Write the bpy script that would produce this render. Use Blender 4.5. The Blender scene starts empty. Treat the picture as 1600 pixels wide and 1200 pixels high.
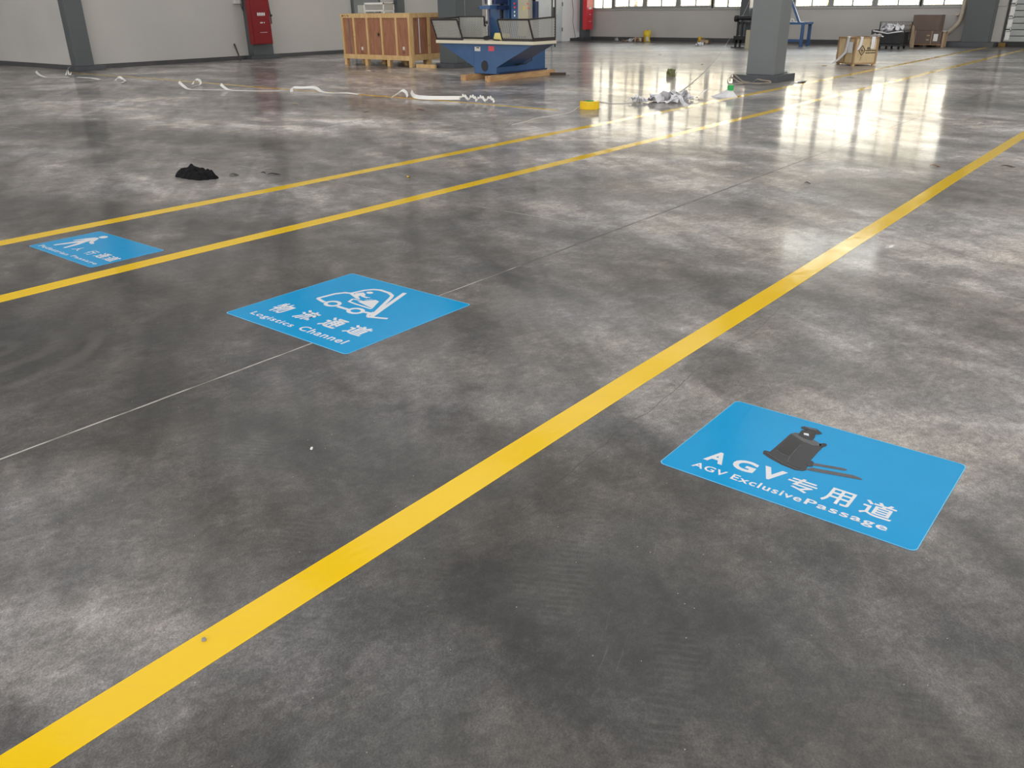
import bpy, bmesh, math, random
from mathutils import Vector, Matrix, noise
SC = bpy.context.scene
COL = SC.collection
random.seed(7)

# ------------------------------------------------------------------ camera
F = 1292.4
CA = Vector((0.62500338, -0.33130509, 0.70682933))    # aisle axis X in camera space (right, down, forward)
CB = Vector((-0.7805372, -0.25188074, 0.57211692))    # leftward axis Y
CD = Vector((0.01150856, 0.9092816, 0.41602226))      # down
H = 1.5
cam_d = bpy.data.cameras.new('camera')
cam = bpy.data.objects.new('camera', cam_d)
COL.objects.link(cam)
cam_d.sensor_fit = 'HORIZONTAL'
cam_d.sensor_width = 36
cam_d.lens = F * 36 / 1600
cam_d.clip_start = .05
cam_d.clip_end = 400
cr = Vector((CA.x, CB.x, -CD.x)); cu = -Vector((CA.y, CB.y, -CD.y)); cb = -Vector((CA.z, CB.z, -CD.z))
cam.matrix_world = Matrix(((cr.x, cu.x, cb.x, 0), (cr.y, cu.y, cb.y, 0), (cr.z, cu.z, cb.z, H), (0, 0, 0, 1)))
SC.camera = cam
# ------------------------------------------------------------------ world, exposure, lamps
SC.view_settings.view_transform = 'Standard'
SC.view_settings.look = 'None'
SC.view_settings.gamma = 1
SC.view_settings.use_curve_mapping = False
SC.view_settings.exposure = 0.0
SC.cycles.use_denoising = True
SC.cycles.max_bounces = 8
SC.cycles.sample_clamp_indirect = 6
W = bpy.data.worlds.new('overcast_sky'); SC.world = W
W.use_nodes = True
nt = W.node_tree; nt.nodes.clear()
wo = nt.nodes.new('ShaderNodeOutputWorld'); bg = nt.nodes.new('ShaderNodeBackground')
tc = nt.nodes.new('ShaderNodeTexCoord'); sx = nt.nodes.new('ShaderNodeSeparateXYZ'); rp = nt.nodes.new('ShaderNodeValToRGB')
rp.color_ramp.elements[0].position = 0; rp.color_ramp.elements[0].color = (1, .82, .60, 1)
rp.color_ramp.elements[1].position = .35; rp.color_ramp.elements[1].color = (.93, .96, 1, 1)
e = rp.color_ramp.elements.new(.10); e.color = (1, .88, .72, 1)
nt.links.new(tc.outputs['Generated'], sx.inputs[0]); nt.links.new(sx.outputs[2], rp.inputs[0])
nt.links.new(rp.outputs[0], bg.inputs[0]); nt.links.new(bg.outputs[0], wo.inputs[0])
bg.inputs[1].default_value = 8.0

def area(name, loc, sx_, sy_, power, col, rot):
    l = bpy.data.lights.new(name, 'AREA'); l.shape = 'RECTANGLE'; l.size = sx_; l.size_y = sy_
    l.energy = power; l.color = col
    o = bpy.data.objects.new(name, l); COL.objects.link(o); o.location = loc; o.rotation_euler = rot
    return o
CEIL = 10.4
# added area lamps under the closed ceiling, soft fill for the hall
for i, xx in enumerate((-8, -1, 6, 13, 20, 27)):
    for j, yy in enumerate((-9, 4, 17)):
        area('ceiling_fill', (xx, yy, CEIL - .25), 5.2, 11, 150, (1, .985, .96), (0, 0, 0))
# added fill lamps at the closed walls behind the camera and to the right
for yy in (-9, 5, 19, 32):
    area('rear_fill', (-13.6, yy, 5), 7.5, 10, 880, (1, .985, .96), (0, math.radians(-90), 0))
for xx in (-6, 7, 20, 31):
    area('side_fill', (xx, -15.6, 5.2), 8, 6.5, 560, (1, .985, .96), (math.radians(90), 0, 0))

# ------------------------------------------------------------------ helpers
def ray(px, py):
    r = Vector((px - 800, py - 600, F))
    return Vector((r.dot(CA), r.dot(CB), -r.dot(CD)))
def G(px, py, z=0.0):
    r = ray(px, py); t = (z - H) / r.z
    return Vector((r.x * t, r.y * t, z))
def OX(px, py, X):
    r = ray(px, py) * (X / ray(px, py).x); return Vector((X, r.y, r.z + H))
def OY(px, py, Y):
    r = ray(px, py) * (Y / ray(px, py).y); return Vector((r.x, Y, r.z + H))
def lin(c):
    c = c / 255
    return c / 12.92 if c <= .04045 else ((c + .055) / 1.055) ** 2.4
def rgb(r, g, b): return (lin(r), lin(g), lin(b), 1)

class N:
    """node material builder"""
    def __init__(s, name):
        s.m = bpy.data.materials.new(name); s.m.use_nodes = True
        s.t = s.m.node_tree; s.t.nodes.clear()
        s.out = s.n('ShaderNodeOutputMaterial')
        s.b = s.n('ShaderNodeBsdfPrincipled'); s.l(s.b.outputs[0], s.out.inputs[0])
    def n(s, t, **kw):
        x = s.t.nodes.new(t)
        for k, v in kw.items(): setattr(x, k, v)
        return x
    def l(s, a, b): s.t.links.new(a, b)
    def val(s, sock, v):
        if hasattr(v, 'node') or hasattr(v, 'is_output'): s.l(v, sock)
        else: sock.default_value = v
    def math(s, op, a, b=0.0, c=None, clamp=False):
        x = s.n('ShaderNodeMath', operation=op, use_clamp=clamp); s.val(x.inputs[0], a); s.val(x.inputs[1], b)
        if c is not None: s.val(x.inputs[2], c)
        return x.outputs[0]
    def mix(s, fac, a, b, mode='MIX'):
        x = s.n('ShaderNodeMix', data_type='RGBA', blend_type=mode); s.val(x.inputs[0], fac); s.val(x.inputs[6], a); s.val(x.inputs[7], b)
        return x.outputs[2]
    def mapping(s, scale=(1, 1, 1), rot=(0, 0, 0), loc=(0, 0, 0)):
        if not hasattr(s, 'tc'): s.tc = s.n('ShaderNodeTexCoord')
        x = s.n('ShaderNodeMapping'); x.inputs[1].default_value = loc; x.inputs[2].default_value = rot; x.inputs[3].default_value = scale
        if rot != (0, 0, 0): x.vector_type = 'TEXTURE'; x.inputs[3].default_value = tuple(1 / q for q in scale)
        s.l(s.tc.outputs['Object'], x.inputs[0]); return x.outputs[0]
    def noise(s, vec, scale, detail=4, rough=.55, dist=0):
        x = s.n('ShaderNodeTexNoise'); s.l(vec, x.inputs['Vector']); x.inputs['Scale'].default_value = scale
        x.inputs['Detail'].default_value = detail; x.inputs['Roughness'].default_value = rough; x.inputs['Distortion'].default_value = dist
        return x.outputs[0]
    def ramp(s, fac, stops):
        x = s.n('ShaderNodeValToRGB'); r = x.color_ramp
        while len(r.elements) < len(stops): r.elements.new(.5)
        for e_, (p, c) in zip(r.elements, stops):
            e_.position = p; e_.color = c if hasattr(c, '__len__') else (c, c, c, 1)
        s.l(fac, x.inputs[0]); return x.outputs[0]
    def bump(s, h, strength=.2, dist=.01):
        x = s.n('ShaderNodeBump'); x.inputs['Strength'].default_value = strength; x.inputs['Distance'].default_value = dist
        s.l(h, x.inputs['Height']); s.l(x.outputs[0], s.b.inputs['Normal'])
    def set(s, **kw):
        for k, v in kw.items(): s.val(s.b.inputs[k.replace('_', ' ')], v)

def mat(name, col, rough=.5, metal=0.0, var=.08, scale=3.0, bump=0.0, bscale=40, spec=.5):
    m = N(name)
    v = m.mapping()
    n1 = m.noise(v, scale, 5)
    f = m.ramp(n1, [(.3, 1 - var), (.7, 1 + var)])
    m.set(Base_Color=m.mix(1.0, col, f, 'MULTIPLY'), Roughness=rough, Metallic=metal)
    m.b.inputs['Specular IOR Level'].default_value = spec
    if bump: m.bump(m.noise(v, bscale, 4), bump, .01)
    return m.m

class MB:
    def __init__(s): s.bm = bmesh.new()
    def box(s, a, b, bev=0.0):
        a = Vector(a); b = Vector(b)
        r = bmesh.ops.create_cube(s.bm, size=1)
        d = b - a; c = (a + b) / 2
        for v in r['verts']: v.co = Vector((v.co.x * abs(d.x), v.co.y * abs(d.y), v.co.z * abs(d.z))) + c
        if bev:
            es = set()
            for v in r['verts']: es.update(v.link_edges)
            bmesh.ops.bevel(s.bm, geom=list(es), offset=bev, segments=2, affect='EDGES', profile=.6)
        return s
    def obox(s, c, ax, sz, bev=0.0):
        """box with centre c, axes ax (3 vectors), full sizes sz"""
        r = bmesh.ops.create_cube(s.bm, size=1)
        c = Vector(c)
        for v in r['verts']:
            v.co = c + Vector(ax[0]) * v.co.x * sz[0] + Vector(ax[1]) * v.co.y * sz[1] + Vector(ax[2]) * v.co.z * sz[2]
        if bev:
            es = set()
            for v in r['verts']: es.update(v.link_edges)
            bmesh.ops.bevel(s.bm, geom=list(es), offset=bev, segments=2, affect='EDGES', profile=.6)
        return s
    def bar(s, p, q, w, h, up=(0, 0, 1)):
        p = Vector(p); q = Vector(q); d = (q - p); L = d.length; d.normalize()
        u = Vector(up); 
        if abs(d.dot(u)) > .95: u = Vector((1, 0, 0))
        sd = d.cross(u).normalized(); u2 = sd.cross(d).normalized()
        return s.obox((p + q) / 2, (d, sd, u2), (L, w, h))
    def cyl(s, p, q, r, r2=None, seg=20, caps=True):
        p = Vector(p); q = Vector(q); d = q - p
        r2 = r if r2 is None else r2
        q4 = Vector((0, 0, 1)).rotation_difference(d.normalized()).to_matrix().to_4x4()
        M = Matrix.Translation((p + q) / 2) @ q4
        bmesh.ops.create_cone(s.bm, cap_ends=caps, cap_tris=False, segments=seg, radius1=r, radius2=r2, depth=d.length, matrix=M)
        return s
    def tube(s, pts, r, seg=8, closed=False):
        pts = [Vector(p) for p in pts]; n = len(pts); rings = []
        prev = None
        for i, p in enumerate(pts):
            a = pts[i - 1] if (i or closed) else pts[0]; b = pts[(i + 1) % n] if (i < n - 1 or closed) else pts[-1]
            d = (b - a).normalized()
            if prev is None:
                u = Vector((0, 0, 1)) if abs(d.z) < .9 else Vector((1, 0, 0)); sd = d.cross(u).normalized()
            else:
                sd = (prev - d * prev.dot(d)).normalized()
            prev = sd; u2 = sd.cross(d)
            rings.append([s.bm.verts.new(p + (sd * math.cos(k * 2 * math.pi / seg) + u2 * math.sin(k * 2 * math.pi / seg)) * r) for k in range(seg)])
        rr = range(n if closed else n - 1)
        for i in rr:
            A, B = rings[i], rings[(i + 1) % n]
            for k in range(seg): s.bm.faces.new((A[k], A[(k + 1) % seg], B[(k + 1) % seg], B[k]))
        if not closed:
            s.bm.faces.new(rings[0]); s.bm.faces.new(rings[-1][::-1])
        return s
    def poly(s, pts, ext):
        """polygon extruded by vector ext"""
        ext = Vector(ext)
        a = [s.bm.verts.new(Vector(p)) for p in pts]; b = [s.bm.verts.new(Vector(p) + ext) for p in pts]
        s.bm.faces.new(a); s.bm.faces.new(b[::-1])
        for i in range(len(a)):
            j = (i + 1) % len(a); s.bm.faces.new((a[i], b[i], b[j], a[j]))
        return s
    def ribbon(s, pts, wid, th=.0012):
        """thin bent strip: pts = centre points, wid = width vectors"""
        A = []
        n = len(pts)
        for i in range(n):
            p = Vector(pts[i]); w = Vector(wid[i] if isinstance(wid, list) else wid) / 2
            d = (Vector(pts[min(i + 1, n - 1)]) - Vector(pts[max(i - 1, 0)])).normalized()
            nr = d.cross(w)
            nr = nr.normalized() * th if nr.length > 1e-6 else Vector((0, 0, th))
            A.append([s.bm.verts.new(c) for c in (p - w, p + w, p + w + nr, p - w + nr)])
        for i in range(n - 1):
            for k in range(4): s.bm.faces.new((A[i][k], A[i][(k + 1) % 4], A[i + 1][(k + 1) % 4], A[i + 1][k]))
        s.bm.faces.new(A[0][::-1]); s.bm.faces.new(A[-1])
        return s
    def build(s, name, m, parent=None, smooth=False, origin=None, recalc=True):
        if recalc: bmesh.ops.recalc_face_normals(s.bm, faces=s.bm.faces[:])
        me = bpy.data.meshes.new(name)
        o = bpy.data.objects.new(name, me)
        if origin is None and parent is None:
            xs = [v.co for v in s.bm.verts]
            origin = Vector(((min(c.x for c in xs) + max(c.x for c in xs)) / 2, (min(c.y for c in xs) + max(c.y for c in xs)) / 2, min(c.z for c in xs)))
        if origin is None: origin = parent.location if parent.parent is None else parent.parent.location
        origin = Vector(origin)
        for v in s.bm.verts: v.co -= origin
        s.bm.to_mesh(me); s.bm.free()
        me.materials.append(m)
        if smooth:
            for p in me.polygons: p.use_smooth = True
            try: me.set_sharp_from_angle(angle=math.radians(40))
            except Exception: pass
        COL.objects.link(o)
        if parent is None: o.location = origin
        else:
            o.parent = parent
        return o
def tag(o, label, cat, group=None, kind=None):
    o['label'] = label; o['category'] = cat
    if group: o['group'] = group
    if kind: o['kind'] = kind
    return o
def thing(name, loc, label, cat, group=None, kind=None):
    o = bpy.data.objects.new(name, None); COL.objects.link(o); o.location = loc; o.empty_display_size = .1
    return tag(o, label, cat, group, kind)
def struct(o): o['kind'] = 'structure'; return o

# ------------------------------------------------------------------ floor material
def floor_material():
    m = N('polished_concrete')
    v = m.mapping()
    warp = m.noise(v, .8, 3, .5)
    big = m.noise(m.mapping((.9, .45, 1), (0, 0, .5)), .55, 6, .6, .8)
    mid = m.noise(m.mapping((1, .35, 1), (0, 0, -.35)), 1.6, 7, .62, .6)
    streak = m.noise(m.mapping((.5, 3.0, 1), (0, 0, .9)), 1.5, 7, .6, .5)
    cloud = m.noise(v, 4.5, 6, .65, .4)
    grain = m.noise(v, 190, 3, .7)
    fine = m.noise(v, 38, 5, .7)
    base = m.math('MULTIPLY_ADD', big, .40, m.math('MULTIPLY_ADD', mid, .26, m.math('MULTIPLY_ADD', streak, .16, m.math('MULTIPLY', cloud, .18))))
    col = m.ramp(base, [(.41, rgb(46, 44, 43)), (.47, rgb(64, 62, 60)), (.53, rgb(86, 83, 81)), (.60, rgb(124, 120, 116))])
    tint = m.ramp(m.noise(v, 1.1, 3), [(.35, (.96, .99, 1.06, 1)), (.65, (1.05, 1.0, .95, 1))])
    col = m.mix(1.0, col, tint, 'MULTIPLY')
    # ground concrete zones, plus reflected light painted in as lighter ellipses (value > 1 lighter, < 1 darker); centre, radii, angle
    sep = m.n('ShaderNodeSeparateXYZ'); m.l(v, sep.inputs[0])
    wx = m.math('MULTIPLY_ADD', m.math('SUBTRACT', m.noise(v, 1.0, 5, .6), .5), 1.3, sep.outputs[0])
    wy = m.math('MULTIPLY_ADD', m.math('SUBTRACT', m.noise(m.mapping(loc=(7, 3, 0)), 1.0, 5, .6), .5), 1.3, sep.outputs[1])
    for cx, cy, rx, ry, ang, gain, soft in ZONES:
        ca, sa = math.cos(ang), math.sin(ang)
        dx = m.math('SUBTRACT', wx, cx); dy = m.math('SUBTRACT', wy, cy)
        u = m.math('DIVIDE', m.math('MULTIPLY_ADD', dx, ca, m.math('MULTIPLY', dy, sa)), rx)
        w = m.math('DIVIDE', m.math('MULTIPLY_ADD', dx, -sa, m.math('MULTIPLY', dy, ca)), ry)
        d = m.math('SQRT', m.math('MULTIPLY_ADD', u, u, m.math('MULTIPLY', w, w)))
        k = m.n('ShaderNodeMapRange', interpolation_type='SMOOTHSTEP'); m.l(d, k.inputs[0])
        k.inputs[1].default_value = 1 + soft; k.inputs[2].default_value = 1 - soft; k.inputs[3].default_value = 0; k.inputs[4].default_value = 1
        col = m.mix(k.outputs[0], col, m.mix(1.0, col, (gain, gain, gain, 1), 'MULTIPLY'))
    # fine texture and grain
    col = m.mix(1.0, col, m.ramp(fine, [(.3, .72), (.7, 1.34)]), 'MULTIPLY')
    col = m.mix(1.0, col, m.ramp(m.noise(m.mapping((1, 1.5, 1), (0, 0, -.4)), 13, 8, .72, .8), [(.34, .72), (.52, 1.0), (.68, 1.34)]), 'MULTIPLY')
    col = m.mix(1.0, col, m.ramp(m.noise(m.mapping((1, 1.8, 1), (0, 0, .7)), 85, 6, .75), [(.34, .74), (.66, 1.32)]), 'MULTIPLY')
    col = m.mix(1.0, col, m.ramp(grain, [(.3, .60), (.72, 1.45)]), 'MULTIPLY')
    # scuffs: thin scratches in several directions
    for k, (ang, sc, th, amt) in enumerate(((.3, 5, .64, .5), (1.25, 7, .66, .3), (-.7, 5, .65, .4), (2.2, 8, .67, .3))):
        s_ = m.noise(m.mapping((1, 16, 1), (0, 0, ang), (k * 3.1, k, 0)), sc, 3, .55, 1.2)
        gate = m.ramp(m.noise(m.mapping(loc=(k * 5, 2, 0)), 2.6, 3), [(.54, 0), (.68, 1)])
        f = m.math('MULTIPLY', m.ramp(s_, [(th, 0), (th + .06, amt * .6)]), gate)
        col = m.mix(f, col, rgb(130, 126, 122))
    # curved power-trowel arcs, each round its own centre
    for k, (cx, cy, rad, amt) in enumerate(((9.3, 8.6, 2.6, .5), (8.0, 12.0, 3.0, .3), (7.6, 2.4, 2.2, .35), (5.9, .4, 1.6, .2), (1.3, 4.3, .9, .15))):
        wv = m.n('ShaderNodeTexWave', wave_type='RINGS', rings_direction='Z'); m.l(m.mapping(loc=(-cx, -cy, 0)), wv.inputs[0])
        wv.inputs['Scale'].default_value = 1.6; wv.inputs['Distortion'].default_value = 5.5; wv.inputs['Detail'].default_value = 4; wv.inputs['Detail Scale'].default_value = 1.0
        ddx = m.math('SUBTRACT', sep.outputs[0], cx); ddy = m.math('SUBTRACT', sep.outputs[1], cy)
        rr_ = m.math('SQRT', m.math('MULTIPLY_ADD', ddx, ddx, m.math('MULTIPLY', ddy, ddy)))
        near_ = m.ramp(m.math('DIVIDE', rr_, rad), [(.6, 1), (1.0, 0)])
        gate = m.math('MULTIPLY', m.ramp(m.noise(m.mapping(loc=(cx, cy, 0)), 1.3, 4), [(.42, 0), (.62, 1)]), near_)
        f = m.math('MULTIPLY', m.math('MULTIPLY', m.ramp(wv.outputs[1], [(.5, 0), (.95, 1)]), amt), gate)
        col = m.mix(f, col, rgb(150, 146, 140))
    # tyre tread prints
    tw = m.n('ShaderNodeTexWave', wave_type='BANDS', bands_direction='X'); m.l(m.mapping(rot=(0, 0, .5)), tw.inputs[0])
    tw.inputs['Scale'].default_value = 13; tw.inputs['Distortion'].default_value = 1.6; tw.inputs['Detail'].default_value = 1
    tg = m.ramp(m.noise(m.mapping((.8, 2.4, 1), (0, 0, .5), (4, 9, 0)), 1.6, 3), [(.57, 0), (.66, 1)])
    col = m.mix(m.math('MULTIPLY', m.math('MULTIPLY', m.ramp(tw.outputs[1], [(.5, 0), (.8, 1)]), tg), .06), col, rgb(150, 146, 140))
    # saw-cut joints
    br = m.ramp(m.noise(v, 5, 3), [(.4, .25), (.55, 1)])
    wob = m.math('MULTIPLY', m.math('SUBTRACT', m.noise(v, 3, 3), .5), .012)
    for axis, pos, amt in ((0, 5.12, .85), (1, 3.15, .95), (0, 11.7, .3), (1, 9.6, .3), (0, 17.2, .3)):
        dd = m.math('ABSOLUTE', m.math('SUBTRACT', m.math('ADD', sep.outputs[axis], wob), pos))
        lite = m.math('MULTIPLY', m.math('LESS_THAN', dd, .0055), br)
        dark = m.math('LESS_THAN', m.math('ABSOLUTE', m.math('SUBTRACT', dd, .0075)), .003)
        col = m.mix(m.math('MULTIPLY', dark, .55), col, rgb(45, 43, 41))
        far = m.math('LESS_THAN', sep.outputs[0], 4.0 if axis == 1 else 99.0)
        c2 = m.mix(far, rgb(64, 60, 56), rgb(192, 187, 180))
        col = m.mix(m.math('MULTIPLY', lite, amt), col, c2)
    # faint hairline crack between the wide tape and the vehicle sticker
    cw = m.math('MULTIPLY_ADD', m.math('SUBTRACT', m.noise(v, 2.2, 4), .5), .10, sep.outputs[1])
    cl = m.math('MULTIPLY_ADD', sep.outputs[0], .045, 1.34)
    hair = m.math('MULTIPLY', m.math('LESS_THAN', m.math('ABSOLUTE', m.math('SUBTRACT', cw, cl)), .0022), m.math('MULTIPLY', m.math('GREATER_THAN', sep.outputs[0], 1.75), m.math('LESS_THAN', sep.outputs[0], 4.2)))
    col = m.mix(m.math('MULTIPLY', hair, .5), col, rgb(38, 36, 35))
    # dust specks
    vo = m.n('ShaderNodeTexVoronoi', feature='F1'); m.l(v, vo.inputs['Vector']); vo.inputs['Scale'].default_value = 34; vo.inputs['Randomness'].default_value = 1
    cs = m.n('ShaderNodeSeparateColor'); m.l(vo.outputs['Color'], cs.inputs[0])
    sp = m.math('MULTIPLY', m.math('LESS_THAN', vo.outputs['Distance'], .055), m.math('GREATER_THAN', cs.outputs[0], .80))
    col = m.mix(m.math('MULTIPLY', sp, .75), col, rgb(205, 200, 190))
    # dark round spots
    vd = m.n('ShaderNodeTexVoronoi', feature='F1'); m.l(m.mapping((1, 1.5, 1)), vd.inputs['Vector']); vd.inputs['Scale'].default_value = 1.3
    cd = m.n('ShaderNodeSeparateColor'); m.l(vd.outputs['Color'], cd.inputs[0])
    ds = m.math('MULTIPLY', m.ramp(m.math('MULTIPLY_ADD', cloud, .04, vd.outputs['Distance']), [(.05, 1), (.085, 0)]), m.math('GREATER_THAN', cd.outputs[1], .55))
    col = m.mix(m.math('MULTIPLY', ds, .42), col, rgb(52, 50, 48))
    ro = m.math('MULTIPLY_ADD', cloud, .10, m.math('MULTIPLY_ADD', streak, .16, ROUGH0))
    hgt = m.math('MULTIPLY_ADD', m.noise(v, 4, 3, .45), 1.0, m.math('MULTIPLY', fine, .06))
    m.bump(hgt, .16, .004)
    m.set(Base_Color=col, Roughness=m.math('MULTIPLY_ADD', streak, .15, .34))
    m.b.inputs['Specular IOR Level'].default_value = .6
    m.set(Coat_Roughness=ro, Coat_Weight=m.ramp(m.math('MULTIPLY_ADD', streak, .5, m.math('MULTIPLY', mid, .5)), [(.40, .28), (.60, .62)]))
    return m.m
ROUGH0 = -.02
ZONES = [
    (17.5, 7, 13.9, 24, 0, 2.3, .28),  # far floor: dust, plus wall and window reflections painted in as lighter colour
    (20, 9, 13.5, 24, 0, 1.65, .2),  # more of the window light on the far floor, painted into the colour
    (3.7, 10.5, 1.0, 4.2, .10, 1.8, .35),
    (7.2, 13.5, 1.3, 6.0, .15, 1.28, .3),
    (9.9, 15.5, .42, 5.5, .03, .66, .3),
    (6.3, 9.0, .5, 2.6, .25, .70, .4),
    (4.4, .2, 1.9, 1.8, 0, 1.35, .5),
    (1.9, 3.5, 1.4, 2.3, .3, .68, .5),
    (.15, 2.1, .95, .80, .2, 2.9, .8),  # glow in the near left corner, a reflection painted as lighter concrete
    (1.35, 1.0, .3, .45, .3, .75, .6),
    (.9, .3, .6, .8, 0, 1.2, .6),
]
# ------------------------------------------------------------------ other materials
M = {}
def wall_mat():
    m = N('wall_paint'); v = m.mapping()
    c = m.mix(m.ramp(m.noise(v, .35, 4), [(.35, 0), (.65, 1)]), rgb(196, 192, 188), rgb(186, 184, 181))
    m.set(Base_Color=c, Roughness=.62); m.bump(m.noise(v, 60, 3), .08, .004); return m.m
M['wall'] = wall_mat()
M['lit_white_wall'] = mat('lit_white_wall_paint', rgb(246, 246, 248), .6, var=.02, scale=.6)  # white paint lightened further, with the nearby window light put into its colour
M['ceiling'] = mat('ceiling_sheet', rgb(200, 202, 204), .6, var=.03)
M['skirt'] = mat('dark_skirting_paint', rgb(74, 74, 76), .45, var=.1)
M['column'] = mat('grey_column_paint', rgb(112, 117, 118), .42, var=.05, scale=1.5)
M['column_dark'] = mat('dark_grey_column_paint', rgb(84, 90, 92), .42, var=.05, scale=1.5)
M['plinth'] = mat('dark_plinth_paint', rgb(72, 75, 80), .4, var=.1)
M['frame'] = mat('window_aluminium', rgb(150, 153, 150), .4, var=.04)
M['sill'] = mat('sill_stone', rgb(190, 188, 182), .5, var=.05)
M['door'] = mat('lit_door_paint', rgb(206, 212, 216), .4, var=.03)  # double door colour lightened to include the light from the windows
M['doorgrey'] = mat('grey_door_paint', rgb(128, 132, 134), .4, var=.04)
M['black'] = mat('black_paint', rgb(28, 28, 30), .4, var=.15)
M['darkmetal'] = mat('dark_brown_metal', rgb(48, 42, 40), .45, var=.12)
M['steel'] = mat('bright_steel', rgb(190, 190, 188), .25, metal=.9, var=.06)
M['blue'] = mat('machine_blue_paint', rgb(54, 92, 138), .3, var=.08, scale=4)
M['navy'] = mat('dark_blue_paint', rgb(28, 46, 84), .35, var=.08)
M['cream'] = mat('cream_table_plate', rgb(222, 214, 192), .4, var=.04)
M['beige'] = mat('beige_box_paint', rgb(178, 172, 150), .4, var=.03)
M['red'] = mat('red_cabinet_paint', rgb(130, 24, 30), .22, var=.06)
M['red2'] = mat('bright_red_cabinet_paint', rgb(214, 50, 62), .25, var=.04)
M['white'] = mat('white_paper', rgb(236, 235, 232), .5, var=.03)
M['whiteprint'] = mat('white_print', rgb(226, 230, 234), .25, var=.02)
M['film'] = mat('white_plastic_film', rgb(226, 226, 230), .25, var=.05, bump=.3, bscale=25)
M['cloth'] = mat('black_cloth', rgb(17, 17, 20), .85, var=.3, scale=9, bump=.5, bscale=60, spec=.2)
M['green'] = mat('green_cap_plastic', rgb(30, 170, 84), .35, var=.05)
M['yellowplastic'] = mat('yellow_plastic', rgb(232, 200, 50), .4, var=.08)
M['paleyellow'] = mat('pale_yellow_sponge', rgb(238, 224, 140), .7, var=.08, bump=.4)
M['card'] = mat('brown_cardboard', rgb(112, 96, 88), .7, var=.07)
M['cardlight'] = mat('tan_cardboard', rgb(186, 162, 134), .7, var=.08)
M['pipe'] = mat('beige_drain_pipe', rgb(208, 196, 178), .4, var=.04)
M['label'] = mat('paper_label', rgb(220, 218, 210), .6, var=.03)
M['redlabel'] = mat('red_sticker', rgb(226, 84, 92), .4, var=.1, scale=60)
M['strap'] = mat('grey_web_strap', rgb(150, 138, 122), .7, var=.12, scale=20, bump=.3)
M['brown'] = mat('dark_brown_wood', rgb(74, 58, 52), .6, var=.2)
M['print_dark'] = mat('charcoal_print', rgb(44, 45, 49), .25, var=.12, scale=30)
M['print_black'] = mat('black_print', rgb(24, 25, 28), .25, var=.1, scale=30)
M['print_grey'] = mat('grey_print', rgb(84, 86, 90), .25, var=.1, scale=30)
M['bin'] = mat('shutter_aluminium', rgb(150, 154, 152), .35, metal=.3, var=.06)
M['ink'] = mat('stencil_ink', rgb(34, 28, 24), .7, var=.2)
M['khaki'] = mat('olive_scrap_foil', rgb(116, 118, 78), .35, var=.45, scale=30)
M['leafbrown'] = mat('dry_leaf', rgb(140, 108, 88), .7, var=.2, scale=30)
M['stone'] = mat('grey_stone', rgb(150, 145, 138), .7, var=.1)
M['stain'] = mat('dark_grease_scrap', rgb(66, 64, 62), .6, var=.1)
M['rubber'] = mat('black_rubber', rgb(22, 22, 24), .5, var=.1)
M['grille'] = mat('grille_paint', rgb(176, 172, 160), .5, var=.05)
def sign_mat():
    m = N('blue_vinyl'); v = m.mapping()
    m.set(Base_Color=m.mix(m.noise(v, 5, 4), rgb(0, 150, 210), rgb(0, 160, 222)), Roughness=.16)
    m.b.inputs['Specular IOR Level'].default_value = .22
    m.bump(m.noise(m.mapping((1, 2.2, 1)), 6, 5, .6), .22, .004); return m.m
M['sign'] = sign_mat()
M['signedge'] = mat('pale_blue_vinyl_edge', rgb(120, 200, 235), .3, var=.02)
def tape_mat():
    m = N('yellow_floor_tape'); v = m.mapping()
    c = m.mix(m.noise(v, 1.5, 4), rgb(238, 194, 10), rgb(246, 205, 22))
    tr = m.noise(m.mapping((6, 1, 1), (0, 0, .5)), 3, 5)
    c = m.mix(m.ramp(tr, [(.6, 0), (.8, .25)]), c, rgb(222, 180, 70))
    m.set(Base_Color=c, Roughness=m.ramp(m.noise(v, 4, 4), [(.3, .06), (.7, .17)])); m.b.inputs['Specular IOR Level'].default_value = .38
    m.bump(m.noise(m.mapping((1, 1.6, 1)), 9, 5, .6), .25, .004); return m.m
M['tape'] = tape_mat()
def wood_mat(name, a, b, axis=(1, 1, 14), sc=2.2):
    m = N(name); v = m.mapping(axis)
    n = m.noise(v, sc, 6, .6, .6)
    c = m.mix(m.ramp(n, [(.35, 0), (.68, 1)]), a, b)
    kn = m.n('ShaderNodeTexVoronoi'); m.l(m.mapping((2.2, 2.2, 1.6)), kn.inputs['Vector']); kn.inputs['Scale'].default_value = 2.3
    c = m.mix(m.ramp(kn.outputs['Distance'], [(.04, .75), (.09, 0)]), c, rgb(70, 44, 26))
    m.set(Base_Color=c, Roughness=.62); m.bump(n, .15, .004); return m.m
M['pine'] = wood_mat('pine_batten', rgb(206, 168, 112), rgb(226, 192, 140), (6, 6, 1))
M['ply'] = wood_mat('red_plywood', rgb(150, 98, 72), rgb(176, 124, 94), (5, 5, .8), 3)
M['timber'] = wood_mat('rough_timber', rgb(176, 134, 92), rgb(208, 170, 122), (1, 9, 9))
M['crateply'] = wood_mat('pale_plywood', rgb(190, 166, 124), rgb(214, 194, 154), (5, 5, .8), 3)
M['cratebatten'] = wood_mat('tan_batten', rgb(150, 120, 84), rgb(178, 148, 110), (5, 5, 1))
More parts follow.
